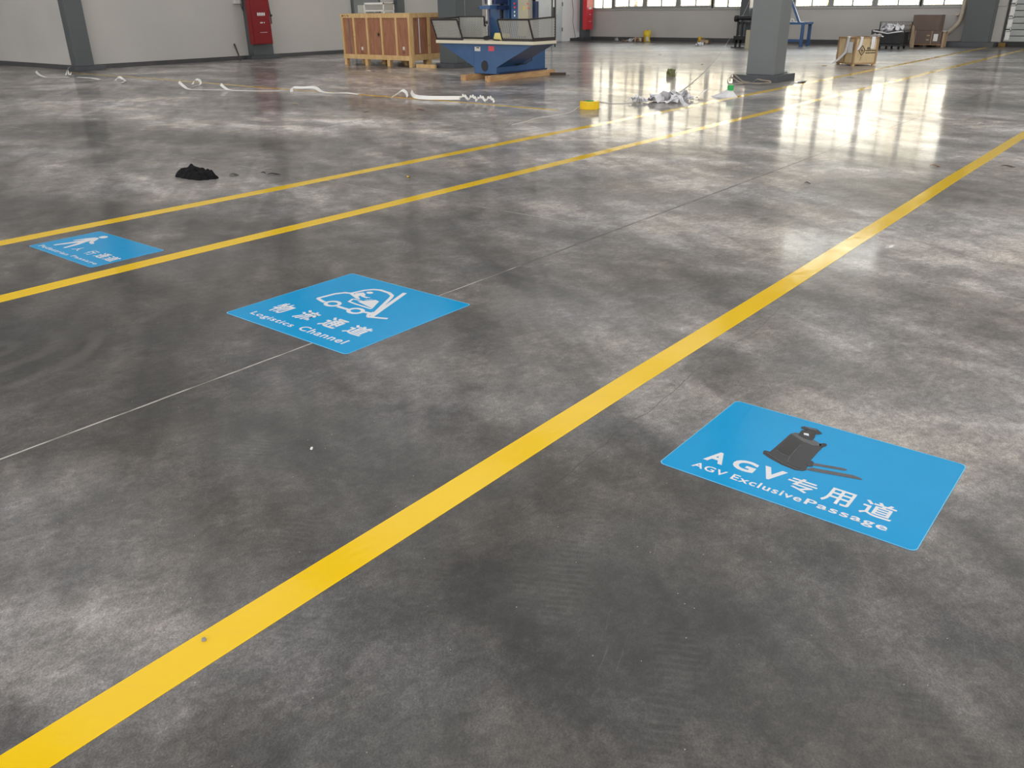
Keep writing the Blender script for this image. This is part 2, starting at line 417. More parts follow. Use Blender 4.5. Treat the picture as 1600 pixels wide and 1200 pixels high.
def perf_mat():
    m = N('perforated_steel_mesh'); v = m.mapping()
    s = m.n('ShaderNodeSeparateXYZ'); m.l(v, s.inputs[0])
    hcoord = m.math('ADD', s.outputs[0], s.outputs[1])
    p = .05
    a = m.math('SUBTRACT', m.math('FRACT', m.math('DIVIDE', m.math('ADD', hcoord, s.outputs[2]), p)), .5)
    b = m.math('SUBTRACT', m.math('FRACT', m.math('DIVIDE', m.math('SUBTRACT', hcoord, s.outputs[2]), p)), .5)
    d = m.math('SQRT', m.math('MULTIPLY_ADD', a, a, m.math('MULTIPLY', b, b)))
    hole = m.math('LESS_THAN', d, .33)
    m.set(Base_Color=rgb(186, 186, 180), Roughness=.35, Metallic=.25, Alpha=m.math('SUBTRACT', 1.0, hole))
    return m.m
M['mesh'] = perf_mat()
def glass_mat():
    m = N('window_glass')
    tr = m.n('ShaderNodeBsdfTransparent'); gl = m.n('ShaderNodeBsdfGlossy'); gl.inputs['Roughness'].default_value = .02
    tr.inputs[0].default_value = (.93, .96, .95, 1)
    fr = m.n('ShaderNodeFresnel'); mx = m.n('ShaderNodeMixShader')
    v = m.mapping(); m.l(m.ramp(m.noise(v, .5, 2), [(0, (.92, .95, .94, 1)), (1, (.95, .97, .96, 1))]), tr.inputs[0])
    m.l(fr.outputs[0], mx.inputs[0]); m.l(tr.outputs[0], mx.inputs[1]); m.l(gl.outputs[0], mx.inputs[2]); m.l(mx.outputs[0], m.out.inputs[0])
    m.t.nodes.remove(m.b); return m.m
M['glass'] = glass_mat()
def clear_mat():
    m = N('clear_plastic'); v = m.mapping()
    m.set(Base_Color=m.mix(m.noise(v, 30, 3), rgb(200, 200, 195), rgb(235, 235, 230)), Roughness=.15, Alpha=.45)
    return m.m
M['clear'] = clear_mat()
def foil_mat():
    m = N('crinkled_foil'); v = m.mapping()
    m.set(Base_Color=rgb(190, 190, 188), Metallic=.7, Roughness=.3); m.bump(m.noise(v, 34, 5, .7), 1.0, .02)
    return m.m
M['foil'] = foil_mat()

# ------------------------------------------------------------------ the hall
XB, YL, YJ, XJ, XR = 34.9, 24.9, 23.5, 31.0, 11.65      # back wall, left wall, jogged wall, jog, left return
X0, Y0, Y1 = -14.0, -16.0, 40.0
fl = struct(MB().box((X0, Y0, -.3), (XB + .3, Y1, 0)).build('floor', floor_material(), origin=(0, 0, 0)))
struct(MB().box((X0, Y0, CEIL), (XB + .3, Y1, CEIL + .2)).build('ceiling', M['ceiling']))
# windows of the back wall: horizontal ranges from the photograph
wins = []
cuts = [(927, 955), (960, 1003.5), (1010, 1055), (1062, 1110), (1115, 1158), (1197, 1236), (1242, 1293), (1301, 1361), (1370, 1434), (1441, 1506)]
for a_, b_ in cuts:
    wins.append((OX(a_, 12, XB).y, OX(b_, 12, XB).y))
SILL, WTOP, CL0, CL1 = 1.30, 3.95, 7.7, 8.6
wb = MB()
T = .3
yl0, yr0 = wins[0][0] + .06, wins[-1][1] - .06
SH_Y1, SH_Y0, SH_Z = OX(1569, 40, XB).y, .6, 4.4
wb.box((XB, yr0, 0), (XB + T, Y1, SILL)); wb.box((XB, SH_Y1, 0), (XB + T, yr0, WTOP))
wb.box((XB, yl0, SILL), (XB + T, Y1, CL0)); wb.box((XB, yr0, WTOP), (XB + T, yl0, CL0)); wb.box((XB, SH_Y0, SH_Z), (XB + T, yr0, CL0))
wb.box((XB, SH_Y1, WTOP), (XB + T, yr0, SH_Z))
wb.box((XB, Y0, 0), (XB + T, SH_Y0, CL0)); wb.box((XB, Y0, CL1), (XB + T, Y1, CEIL)); wb.box((XB, 13.0, CL0), (XB + T, Y1, CL1)); wb.box((XB, Y0, CL0), (XB + T, 9.0, CL1))
struct(wb.build('wall_back', M['wall']))
struct(MB().box((XR, YL, 0), (XJ, YL + T, CEIL)).box((XJ, YJ + 1e-3, 0), (XJ + .2, YL + T, CEIL)).build('wall_left', M['wall']))
struct(MB().box((XJ, YJ, 0), (XB, YJ + .2, CEIL)).build('wall_left_end', M['lit_white_wall']))
struct(MB().box((XR, YL, 0), (XR + .2, Y1, CEIL)).build('wall_left_return', M['wall']))
struct(MB().box((X0, Y1, 0), (XR + .2, Y1 + .2, CEIL)).build('wall_far_left', M['wall']))
struct(MB().box((X0, Y0 - .2, 0), (XB, Y0, CEIL)).build('wall_right', M['wall']))
struct(MB().box((X0 - .2, Y0, 0), (X0, Y1, CEIL)).build('wall_front', M['wall']))
# skirting
SK = .12
def skirt(name, a, b): struct(MB().box(a, b).build(name, M['skirt']))
skirt('baseboard_left', (XR + .02, YL - .02, 0), (XJ, YL, SK))
skirt('baseboard_left_return', (XR - .02, YL, 0), (XR, Y1, SK))
skirt('baseboard_left_end', (33.55, YJ - .02, 0), (XB, YJ, SK))
skirt('baseboard_back', (XB - .02, SH_Y1, 0), (XB, YJ, .15))
# sill strip
struct(MB().box((XB - .05, yr0, SILL - .035), (XB + .02, yl0, SILL)).build('trim_1', M['sill']))
# windows
def window(idx, ya, yb, z0, z1, low=0.0, split=True):
    ya, yb = max(ya, yb), min(ya, yb)
    w = bpy.data.objects.new('window_%d' % idx, None); COL.objects.link(w); w.location = (XB, (ya + yb) / 2, z0); w['kind'] = 'structure'
    f = MB(); t = .06; x0, x1 = XB + .02, XB + .12
    f.box((x0, yb - .10, z0), (x1, yb + .0, z1)); f.box((x0, ya, z0), (x1, ya + .10, z1))
    f.box((x0, yb, z0), (x1, ya, z0 + t + low)); f.box((x0, yb, z1 - t), (x1, ya, z1))
    if z1 - z0 > 2: f.box((x0 - .01, yb, z0 + 1.05), (x1, ya, z0 + 1.38))
    f.build('window_frame', M['frame'], w)
    if split:
        MB().box((x0 + .01, (ya + yb) / 2 - .022, z0 + t), (x1 - .01, (ya + yb) / 2 + .022, z1 - t)).build('mullion', M['frame'], w)
    MB().box((x0 + .045, yb, z0 + t), (x0 + .053, ya, z1 - t)).build('window_pane', M['glass'], w)
    if z1 - z0 > 2:
        g = MB(); n = int((ya - yb) / .12)
        for i in range(1, n):
            y = yb + (ya - yb) * i / n
            g.box((x1 + .10, y - .006, z0 + .02), (x1 + .112, y + .006, z1 - .02))
        g.build('security_grille', M['grille'], w)
for i, (ya, yb) in enumerate(wins):
    window(i + 1, ya, yb, SILL, WTOP, .05 if i in (1, 2, 3) else .0)
k = len(wins) + 1
for (a_, b_) in ((9.0, 13.0),):
    n = max(1, round((b_ - a_) / 1.8))
    for i in range(n):
        window(k, a_ + (b_ - a_) * (i + 1) / n - .05, a_ + (b_ - a_) * i / n + .05, CL0, CL1, split=False); k += 1

# pillars and columns (boxed steel) ------------------------------------------------
def pillar(name, x0, x1, y0, y1, bx0, bx1, by0, by1, bh, m, label, ht=CEIL):
    t = thing(name, ((x0 + x1) / 2, (y0 + y1) / 2, 0), label, 'pillar', kind='structure')
    MB().box((x0, y0, bh), (x1, y1, ht), .008).build('shaft', m, t)
    MB().box((bx0, by0, 0), (bx1, by1, bh), .006).build('plinth', M['plinth'], t)
    return t
pillar('pillar', 17.50, 18.06, 7.14, 7.74, 17.33, 18.32, 7.0, 7.95, .135, M['column'], 'grey square steel pillar on a dark plinth with web straps at its foot')
p2 = [OX(q, 40, 17.4).y for q in (685, 712, 718, 739)]
pillar('pillar', 17.4, 17.95, p2[1], p2[0], 17.2, 18.3, OX(713, 108, 17.3).y, G(674, 107).y, .12, M['column_dark'], 'dark grey steel pillar between the plywood crate and the blue machine')
MB().box((17.95, p2[1] + .02, .12), (18.5, p2[1] + .14, CEIL)).build('flange', M['column_dark'], bpy.data.objects['pillar.001'])
MB().box((17.75, p2[1] - .012, .12), (17.77, p2[1] + .001, CEIL)).build('weld_strip', M['steel'], bpy.data.objects['pillar.001'])
pillar('wall_column', XR - .14, XR + .36, YL - .30, YL, XR - .28, XR + .62, YL - .42, YL - .001, .11, M['column_dark'], 'dark grey column standing at the left wall corner')
ca, cb_ = OY(397, 84, 24.6).x, OY(428, 82, 24.6).x
pillar('wall_column', ca, cb_, 24.6, YL, ca - .12, cb_ + .22, 24.575, YL - .001, .12, M['column_dark'], 'grey wall column carrying the dark red cabinet beside the small white box')
ca2, cb2 = OY(619, 10, 24.78).x, OY(630, 10, 24.78).x
pillar('wall_column', ca2, cb2, 24.7, YL, ca2 - .05, cb2 + .05, 24.66, YL - .001, .12, M['column_dark'], 'narrow grey wall column seen above the right of the plywood crate')
pillar('wall_column', 34.30, 34.66, 23.15, YJ, 34.12, 34.80, 23.13, YJ - .001, .14, M['column_dark'], 'dark wall column carrying the bright red cabinet in the far corner')
pillar('wall_column', 34.55, XB, OX(1172, 10, 34.6).y, OX(1158, 10, 34.6).y, 34.45, XB - .001, 14.9, 15.9, .14, M['column_dark'], 'dark wall column rising behind the black roller stand')
pillar('wall_column', 34.3, XB, OX(1551, 30, 34.4).y, OX(1509, 30, 34.4).y, 34.22, XB - .001, G(1562, 72).y, G(1486, 70).y, .16, M['column_dark'], 'dark wall column between the drain pipe and the roller shutter')
# small dark frame and sill to the right of that column
struct(MB().box((XB - .04, SH_Y1 + .05, 1.30), (XB, 6.95, 1.36)).build('trim_2', M['sill']))

# doors -----------------------------------------------------------------------
dx0, dx1 = OY(551, 10, YL).x, OY(591, 10, YL).x
d = bpy.data.objects.new('door_1', None); COL.objects.link(d); d.location = ((dx0 + dx1) / 2, YL - .02, 0); d['kind'] = 'structure'
MB().box((dx0 - .08, YL - .07, 0), (dx0, YL - .0, 2.5)).box((dx1, YL - .07, 0), (dx1 + .05, YL, 2.5)).box((dx0, YL - .07, 2.42), (dx1, YL, 2.5)).build('door_frame', M['column_dark'], d)
MB().box((dx0, YL - .04, .03), (dx1, YL - .0, 2.42)).build('door_leaf', M['doorgrey'], d)
MB().cyl((dx0 + .10, YL - .10, 1.0), (dx0 + .22, YL - .10, 1.0), .012).cyl((dx0 + .10, YL - .10, 1.0), (dx0 + .10, YL - .04, 1.0), .012).build('door_handle', M['steel'], d)
e0, e1, e2, e3 = OY(838, 20, YJ).x, OY(860, 20, YJ).x, OY(862.5, 20, YJ).x, OY(877, 20, YJ).x
d = bpy.data.objects.new('door_2', None); COL.objects.link(d); d.location = ((e0 + e3) / 2, YJ - .02, 0); d['kind'] = 'structure'
MB().box((e0, YJ - .05, .02), (e1, YJ, 2.4)).build('door_leaf', M['door'], d)
MB().box((e2, YJ - .05, .02), (e3, YJ, 2.4)).build('door_leaf', M['door'], d)
MB().box((e1, YJ - .03, .02), (e2, YJ, 2.4)).build('door_gap', M['black'], d)
MB().box((e0 - .06, YJ - .06, 0), (e0, YJ, 2.46)).box((e3, YJ - .06, 0), (e3 + .05, YJ, 2.46)).box((e0, YJ - .06, 2.4), (e3, YJ, 2.46)).build('door_frame', M['lit_white_wall'], d)
for z in (1.45, .42): MB().cyl((e3 - .01, YJ - .07, z), (e3 - .01, YJ - .07, z + .16), .018).build('hinge', M['darkmetal'], d)
MB().box((e2 + .03, YJ - .06, .98), (e2 + .08, YJ - .05, 1.14)).cyl((e2 + .055, YJ - .05, 1.08), (e2 + .055, YJ - .12, 1.08), .012).cyl((e2 + .055, YJ - .12, 1.08), (e2 + .25, YJ - .12, 1.08), .012).build('door_handle', M['steel'], d)

# roller shutter at the far right ----------------------------------------------------
d = bpy.data.objects.new('door_3', None); COL.objects.link(d); d.location = (XB, (SH_Y0 + SH_Y1) / 2, 0); d['kind'] = 'structure'
s_ = MB(); z = .16; n = 0
while z < SH_Z:
    s_.box((XB + .03, SH_Y0, z), (XB + .07, SH_Y1 - .02, z + .175), .006); z += .20
s_.build('slat_curtain', M['bin'], d)
MB().box((XB + .072, SH_Y0, .16), (XB + .08, SH_Y1 - .02, SH_Z)).build('slat_joints', M['plinth'], d)
MB().box((XB - .03, SH_Y1 - .06, 0), (XB + .08, SH_Y1, SH_Z)).build('guide_rail', M['black'], d)
MB().box((XB + .02, SH_Y0, .0), (XB + .08, SH_Y1 - .02, .17)).build('rubber_seal', M['rubber'], d)
ya = SH_Y1 - .09
for i, z in enumerate((.22, .62, .68 + .35, 1.42, 1.8)):
    b = MB(); b.box((XB - .0, ya - .14, z), (XB + .04, ya, z + .25)); b.build('end_bracket', M['white'], d)
for z in (.50, .92, 1.31):
    b = MB().box((XB - .02, ya - .15, z), (XB + .02, ya - .0, z + .03)).box((XB - .02, ya - .15, z - .12 + .12), (XB + .02, ya - .12, z + .10)).box((XB - .02, ya - .15, z + .08), (XB + .02, ya, z + .11))
    b.build('hook_clip', M['white'], d)
st = tag(MB().box((XB - .12, SH_Y1 - .18, 0), (XB - .04, SH_Y1 + .04, .13), .01).build('guide_foot', mat('worn_ochre_paint', rgb(128, 100, 44), .6, var=.2)), 'small worn ochre block at the foot of the shutter guide rail', 'block')

# drain pipe
dp = MB().tube([OX(1513, -40, 34.7), OX(1508, 0, 34.7), OX(1504, 20, 34.7), OX(1500, 32, 34.7), OX(1496, 38, 34.7), OX(1485, 48, 34.7), OX(1474, 57, 34.7), OX(1470, 60, 34.7)], .075, 14)
c = OX(1499, 23, 34.7); dp.box((34.72, c.y + .02, c.z - .02), (XB - .001, c.y + .14, c.z + .02))
tag(dp.build('drain_pipe', M['pipe'], smooth=True), 'beige plastic drain pipe bending down the back wall beside the dark column', 'pipe')

# ------------------------------------------------------------------ outside: ground, trees behind the windows
struct(MB().box((XB + .3, Y0, -.3), (90, 60, -.05)).build('ground_outside', mat('pale_outdoor_paving', rgb(190, 182, 165), .8), origin=(60, 20, 0)))
M['leaf'] = mat('pale_yellow_green_leaves', rgb(236, 216, 176), .6, var=.15, scale=1.5)
M['bark'] = mat('pale_bark', rgb(150, 140, 120), .8, var=.2)
rnd = random.Random(3)
for i, (tx, ty, hh) in enumerate(((45, 27, 5.5), (44, 21.8, 6.2), (46.5, 16.5, 5.2), (44.5, 11.5, 6), (46, 6.8, 5.6), (45, 31, 6))):
    t = thing('tree', (tx, ty, -.05), '', 'tree', 'pale trees outside the back windows')
    t['label'] = 'pale yellow-green tree outside the row of back windows'
    tr = MB().cyl((tx, ty, -.1), (tx + .1, ty, hh * .55), .13, .07, 10)
    for j in range(5):
        an = j * 1.26 + i; tr.cyl((tx + .07, ty, hh * (.28 + .05 * j)), (tx + math.cos(an) * 1.1, ty + math.sin(an) * 1.1, hh * (.5 + .08 * j)), .045, .02, 6)
    tr.build('trunk', M['bark'], t)
    lf = MB()
    for j in range(1100):
        u = Vector((rnd.gauss(0, 1), rnd.gauss(0, 1), rnd.gauss(0, 1))).normalized() * rnd.random() ** .4
        c = Vector((tx, ty, hh * .6)) + Vector((u.x * 1.5, u.y * 1.6, u.z * hh * .42))
        a = Vector((rnd.uniform(-1, 1), rnd.uniform(-1, 1), rnd.uniform(-1, 1))).normalized() * .11
        b = a.orthogonal().normalized() * .07
        lf.bm.faces.new([lf.bm.verts.new(c + q) for q in (a, b, -a, -b)])
    lf.build('foliage', M['leaf'], t)

# ------------------------------------------------------------------ floor tapes
def floor_tape(x0, x1, y0, y1, label, wob=0.0):
    m = MB(); n = 60; z = .0011
    A = []
    along_x = abs(x1 - x0) > abs(y1 - y0)
    for i in range(n + 1):
        t = i / n
        if along_x:
            x = x0 + (x1 - x0) * t; dy = wob * math.sin(x * .9) + wob * .6 * math.sin(x * 2.3 + 1)
            A.append((Vector((x, y0 + dy, 0)), Vector((x, y1 + dy, 0))))
        else:
            y = y0 + (y1 - y0) * t; dx = wob * math.sin(y * .7) + wob * .6 * math.sin(y * 1.9 + 1)
            A.append((Vector((x0 + dx, y, 0)), Vector((x1 + dx, y, 0))))
    vs = [[m.bm.verts.new(p + Vector((0, 0, zz))) for p in (a, b) for zz in (0, z)] for a, b in A]
    for a, b in zip(vs, vs[1:]):
        m.bm.faces.new((a[1], b[1], b[3], a[3])); m.bm.faces.new((a[0], a[1], b[1], b[0])) if False else None
        m.bm.faces.new((a[0], b[0], b[1], a[1])); m.bm.faces.new((a[2], a[3], b[3], b[2]))
    return tag(m.build('floor_tape', M['tape'], origin=((x0 + x1) / 2, (y0 + y1) / 2, 0)), label, 'floor marking')
floor_tape(-.6, 34.2, 1.605, 1.725, 'wide yellow floor tape running between the forklift sticker and the vehicle sticker', .004)
floor_tape(.6, 33.4, 5.07, 5.21, 'yellow floor tape running between the walking-person sticker and the forklift sticker', .006)
floor_tape(1.0, 34.3, 6.40, 6.545, 'yellow floor tape along the far side of the walking-person sticker', .006)
floor_tape(11.03, 11.13, 7.95, 24.2, 'thin yellow floor tape crossing in front of the crate with white curls on it', .03)

# ------------------------------------------------------------------ stickers on the floor
def rounded_rect(w, h, r, seg=6):
    pts = []
    for cx, cy, a0 in ((w - r, r, -90), (w - r, h - r, 0), (r, h - r, 90), (r, r, 180)):
        for k in range(seg + 1):
            a = math.radians(a0 + 90 * k / seg); pts.append((cx + r * math.cos(a), cy + r * math.sin(a)))
    return pts
class Sticker:
    """u runs along the reading direction (-Y), v runs away from the viewer (+X)"""
    def __init__(s, name, x0, ymax, w, h, label):
        s.x0, s.y0, s.w, s.h = x0, ymax, w, h
        s.o = thing(name, (x0 + h / 2, ymax - w / 2, 0), label, 'floor sticker')
        m = MB(); m.poly([s.P(u, v, 0) for u, v in rounded_rect(w, h, .022)], (0, 0, .0012)); m.build('vinyl_sheet', M['sign'], s.o)
        m = MB(); r = rounded_rect(w, h, .022); n = len(r)
        for i in range(n):
            a, b = r[i], r[(i + 1) % n]
            def inn(p): return (p[0] + (w / 2 - p[0]) * .006, p[1] + (h / 2 - p[1]) * .009)
            m.bm.faces.new([m.bm.verts.new(s.P(*q, .0013)) for q in (a, b, inn(b), inn(a))])
        m.build('sheet_edge', M['signedge'], s.o)
    def P(s, u, v, z=.0016): return Vector((s.x0 + v, s.y0 - u, z))
    def text(s, txt, box, bold=.02, name='lettering', chars=False, z=.0016, shear=0.0):
        """fit a string into (u0, v0, u1, v1)"""
        cv = bpy.data.curves.new('tmp', 'FONT'); cv.body = txt; cv.offset = bold; cv.resolution_u = 4
        if len(txt) > 2: cv.space_character = 1.12
        ob = bpy.data.objects.new('tmp', cv); COL.objects.link(ob)
        dg = bpy.context.evaluated_depsgraph_get()
        me = bpy.data.meshes.new_from_object(ob.evaluated_get(dg))
        xs = [v.co.x for v in me.vertices]; ys = [v.co.y for v in me.vertices]
        ax, bx, ay, by = min(xs), max(xs), min(ys), max(ys)
        u0, v0, u1, v1 = box
        bm = bmesh.new(); bm.from_mesh(me)
        for v in bm.verts:
            tu = (v.co.x - ax) / (bx - ax); tv = (v.co.y - ay) / (by - ay)
            v.co = s.P(u0 + tu * (u1 - u0) + shear * tv, v0 + tv * (v1 - v0), z)
        bpy.data.objects.remove(ob); bpy.data.curves.remove(cv); bpy.data.meshes.remove(me)
        m = MB(); m.bm.free(); m.bm = bm
        return m.build(name, M['whiteprint'], s.o)
    def shapes(s, name, polys, m, z=.0016, parent=None):
        b = MB()
        for k, p in enumerate(polys):
            f_ = b.bm.faces.new([b.bm.verts.new(s.P(u, v, z + .000004 * k)) for u, v in p])
            f_.normal_update()
            if f_.normal.z < 0: f_.normal_flip()
        return b.build(name, m, parent or s.o, recalc=False)
    def stroke(s, pts, w, closed=False):
        """mitred quads of a stroked path, edge to edge without overlaps"""
        pts = [Vector(p) for p in pts]; n = len(pts); L_, R_ = [], []
        for i in range(n):
            a = pts[i - 1] if (i or closed) else None; b = pts[(i + 1) % n] if (i < n - 1 or closed) else None
            d1 = (pts[i] - a).normalized() if a is not None else (b - pts[i]).normalized()
            d2 = (b - pts[i]).normalized() if b is not None else d1
            n1 = Vector((-d1.y, d1.x)); n2 = Vector((-d2.y, d2.x)); m_ = (n1 + n2).normalized()
            k = w / 2 / max(m_.dot(n1), .45)
            L_.append(pts[i] + m_ * k); R_.append(pts[i] - m_ * k)
        return [[tuple(R_[i]), tuple(R_[(i + 1) % n]), tuple(L_[(i + 1) % n]), tuple(L_[i])] for i in range(n if closed else n - 1)]
def circ(cu, cv, ru, rv=None, n=28, a0=0, a1=360):
    rv = rv or ru
    return [(cu + ru * math.cos(math.radians(a0 + (a1 - a0) * k / n)), cv + rv * math.sin(math.radians(a0 + (a1 - a0) * k / n))) for k in range(n + (a1 - a0 < 360))]

# --- vehicle sticker
sg = Sticker('vehicle_lane_sticker', 2.335, 1.218, .873, .648, 'large blue sticker with a printed black lifting vehicle and white AGV lettering')
for ch, bx in (('A', (.114, .121, .187, .204)), ('G', (.212, .128, .296, .206)), ('V', (.312, .128, .394, .213)),
               ('专', (.412, .116, .512, .205)), ('用', (.540, .113, .632, .214)), ('道', (.664, .114, .766, .213))):
    sg.text(ch, bx, .035 if ord(ch) < 256 else .014)
sg.text('AGV', (.102, .052, .228, .089), .018); sg.text('Exclusive', (.249, .054, .497, .092), .018); sg.text('Passage', (.508, .044, .770, .093), .018)
z = .0016
v_ = sg.shapes('printed_vehicle', [[(.269, .288), (.262, .312), (.268, .317), (.286, .318), (.311, .303), (.365, .276), (.412, .270), (.436, .266), (.431, .256), (.406, .245), (.355, .252), (.298, .272)],
    [(.283, .318), (.285, .345), (.289, .496), (.301, .519), (.313, .521), (.374, .505), (.413, .487), (.425, .471), (.424, .42), (.425, .337), (.437, .269), (.42, .258), (.361, .268), (.311, .292)]], M['print_dark'], z)
sg.shapes('printed_window', [[(.300, .352), (.296, .467), (.302, .474), (.352, .456), (.349, .386), (.346, .337), (.32, .338)]], M['print_black'], z + .0004, None)
sg.shapes('printed_window_rim', sg.stroke([(.302, .346), (.305, .338), (.321, .330), (.345, .328)], .003), M['print_grey'], z + .0004)
sg.shapes('printed_deck', [[(.291, .500), (.300, .519), (.313, .522), (.374, .506), (.412, .487), (.414, .472), (.392, .458), (.372, .462), (.352, .463)]], M['print_grey'], z + .0004)
sg.shapes('printed_mast', [[(.316, .506), (.312, .552), (.330, .566), (.366, .560), (.374, .52), (.374, .492), (.345, .492)],
    [(.303, .566), (.301, .578), (.309, .590), (.330, .592), (.353, .596), (.366, .588), (.384, .572), (.382, .562), (.372, .553), (.355, .556), (.335, .568), (.318, .562)]], M['print_black'], z + .0008)
sg.shapes('printed_cap', [[(.309, .582), (.315, .588), (.352, .593), (.362, .583), (.34, .577)]], M['print_grey'], z + .0011)
sg.shapes('printed_plate', [[(.327, .534), (.344, .539), (.352, .521), (.333, .519)]], M['whiteprint'], z + .0011)
sg.shapes('printed_lever', [[(.405, .482), (.414, .500), (.424, .502), (.431, .493), (.429, .474), (.419, .467), (.412, .471)]], M['print_black'], z + .0004)
sg.shapes('printed_lump', [[(.423, .337), (.430, .345), (.440, .334), (.446, .306), (.435, .296), (.42, .31)]], M['print_dark'], z + .0008)
sg.shapes('printed_fork', [[(.438, .334), (.537, .362), (.549, .359), (.550, .353), (.541, .345), (.444, .316)]], M['print_grey'], z + .0004)
sg.shapes('printed_fork', [[(.430, .268), (.446, .298), (.578, .334), (.602, .331), (.613, .325), (.611, .319), (.600, .316), (.487, .283)]], M['print_grey'], z + .0004)
sg.shapes('printed_skirt_line', sg.stroke([(.275, .304), (.31, .286), (.362, .262), (.41, .255), (.43, .258)], .0035) + sg.stroke([(.36, .285), (.39, .272), (.418, .270)], .003), M['print_grey'], z + .0008)
sg.shapes('printed_side_edge', sg.stroke([(.352, .46), (.352, .40), (.356, .32), (.362, .285)], .0025), M['print_grey'], z + .0004)

# --- forklift sticker
sg = Sticker('logistics_lane_sticker', 2.33, 3.885, .985, .905, 'square blue sticker with white forklift outline between the yellow tapes')
for ch, bx in (('物', (.135, .168, .252, .306)), ('流', (.335, .175, .458, .309)), ('通', (.538, .184, .668, .314)), ('道', (.722, .193, .857, .313))):
    sg.text(ch, bx, .024)
sg.text('Logistics', (.118, .060, .468, .118), .016); sg.text('Channel', (.518, .076, .866, .134), .016)
LW = .022
P_ = []
P_ += sg.stroke([(.395, .612), (.350, .622), (.314, .610), (.228, .572), (.214, .555)], 0.0001) if False else []
# rear body outline
P_ += sg.stroke([(.214, .461), (.232, .575), (.262, .622), (.300, .636), (.400, .598)], LW) + sg.stroke([(.214, .461), (.262, .447), (.300, .440)], LW)
# lower frame between and after the wheels
P_ += sg.stroke([(.412, .437), (.500, .437)], LW) + sg.stroke([(.602, .462), (.650, .470)], LW) + sg.stroke([(.650, .445), (.650, .495)], LW)
# cabin
P_ += sg.stroke([(.300, .640), (.322, .722), (.352, .762), (.392, .778), (.470, .772), (.520, .750), (.540, .722), (.652, .505)], LW)
P_ += sg.stroke([(.652, .505), (.668, .470)], LW)
# wheels
for cu, cv in ((.356, .451), (.551, .447)): P_ += sg.stroke(circ(cu, cv, .043, .036, 26), LW, True)
# mast and forks
P_ += sg.stroke([(.546, .826), (.690, .434)], .026) + sg.stroke([(.640, .476), (.705, .425)], .012)
P_ += sg.stroke([(.672, .420), (.782, .466)], .020)
P_ += sg.stroke([(.650, .450), (.672, .424)], .018)
sg.shapes('forklift_outline', P_, M['whiteprint'])
# load counterweight / engine cover and the driver
sg.shapes('forklift_cover', [[(.440, .560), (.596, .528), (.560, .590), (.538, .632), (.501, .640), (.470, .600)], *sg.stroke([(.385, .575), (.402, .530), (.470, .524), (.596, .520)], .014), *sg.stroke([(.385, .575), (.452, .580), (.470, .560)], .010)], M['whiteprint'], .0016)
sg.shapes('driver_figure', [circ(.378, .708, .022, .018), [(.318, .648), (.345, .690), (.372, .676), (.392, .650), (.435, .640), (.440, .628), (.395, .630), (.372, .640), (.385, .606), (.420, .600), (.414, .588), (.365, .600), (.340, .632)],
    *sg.stroke([(.372, .676), (.405, .640), (.448, .646)], .008), *sg.stroke([(.455, .600), (.480, .635)], .006)], M['whiteprint'], .0016)

# --- pedestrian sticker
sg = Sticker('pedestrian_lane_sticker', 2.31, 6.235, .90, .515, 'small blue sticker with white walking person between the two far yellow tapes')
for ch, bx in (('人', (.335, .140, .420, .212)), ('行', (.505, .138, .590, .226)), ('通', (.632, .142, .735, .236)), ('道', (.752, .142, .868, .234))):
    sg.text(ch, bx, .016)
sg.text('Pedestrian', (.060, .040, .470, .078), .014); sg.text('Passage', (.515, .040, .850, .080), .014)
sg.shapes('walking_figure', [circ(.200, .441, .036, .029), [(.186, .408), (.160, .398), (.130, .350), (.114, .290), (.112, .262), (.128, .262), (.146, .310), (.158, .330), (.160, .300), (.150, .240), (.118, .130), (.124, .116), (.142, .118), (.178, .200), (.205, .262), (.232, .200), (.250, .128), (.268, .124), (.276, .136), (.262, .230), (.232, .300), (.228, .335), (.262, .302), (.318, .290), (.330, .302), (.316, .316), (.272, .330), (.240, .372), (.214, .400)]], M['whiteprint'])

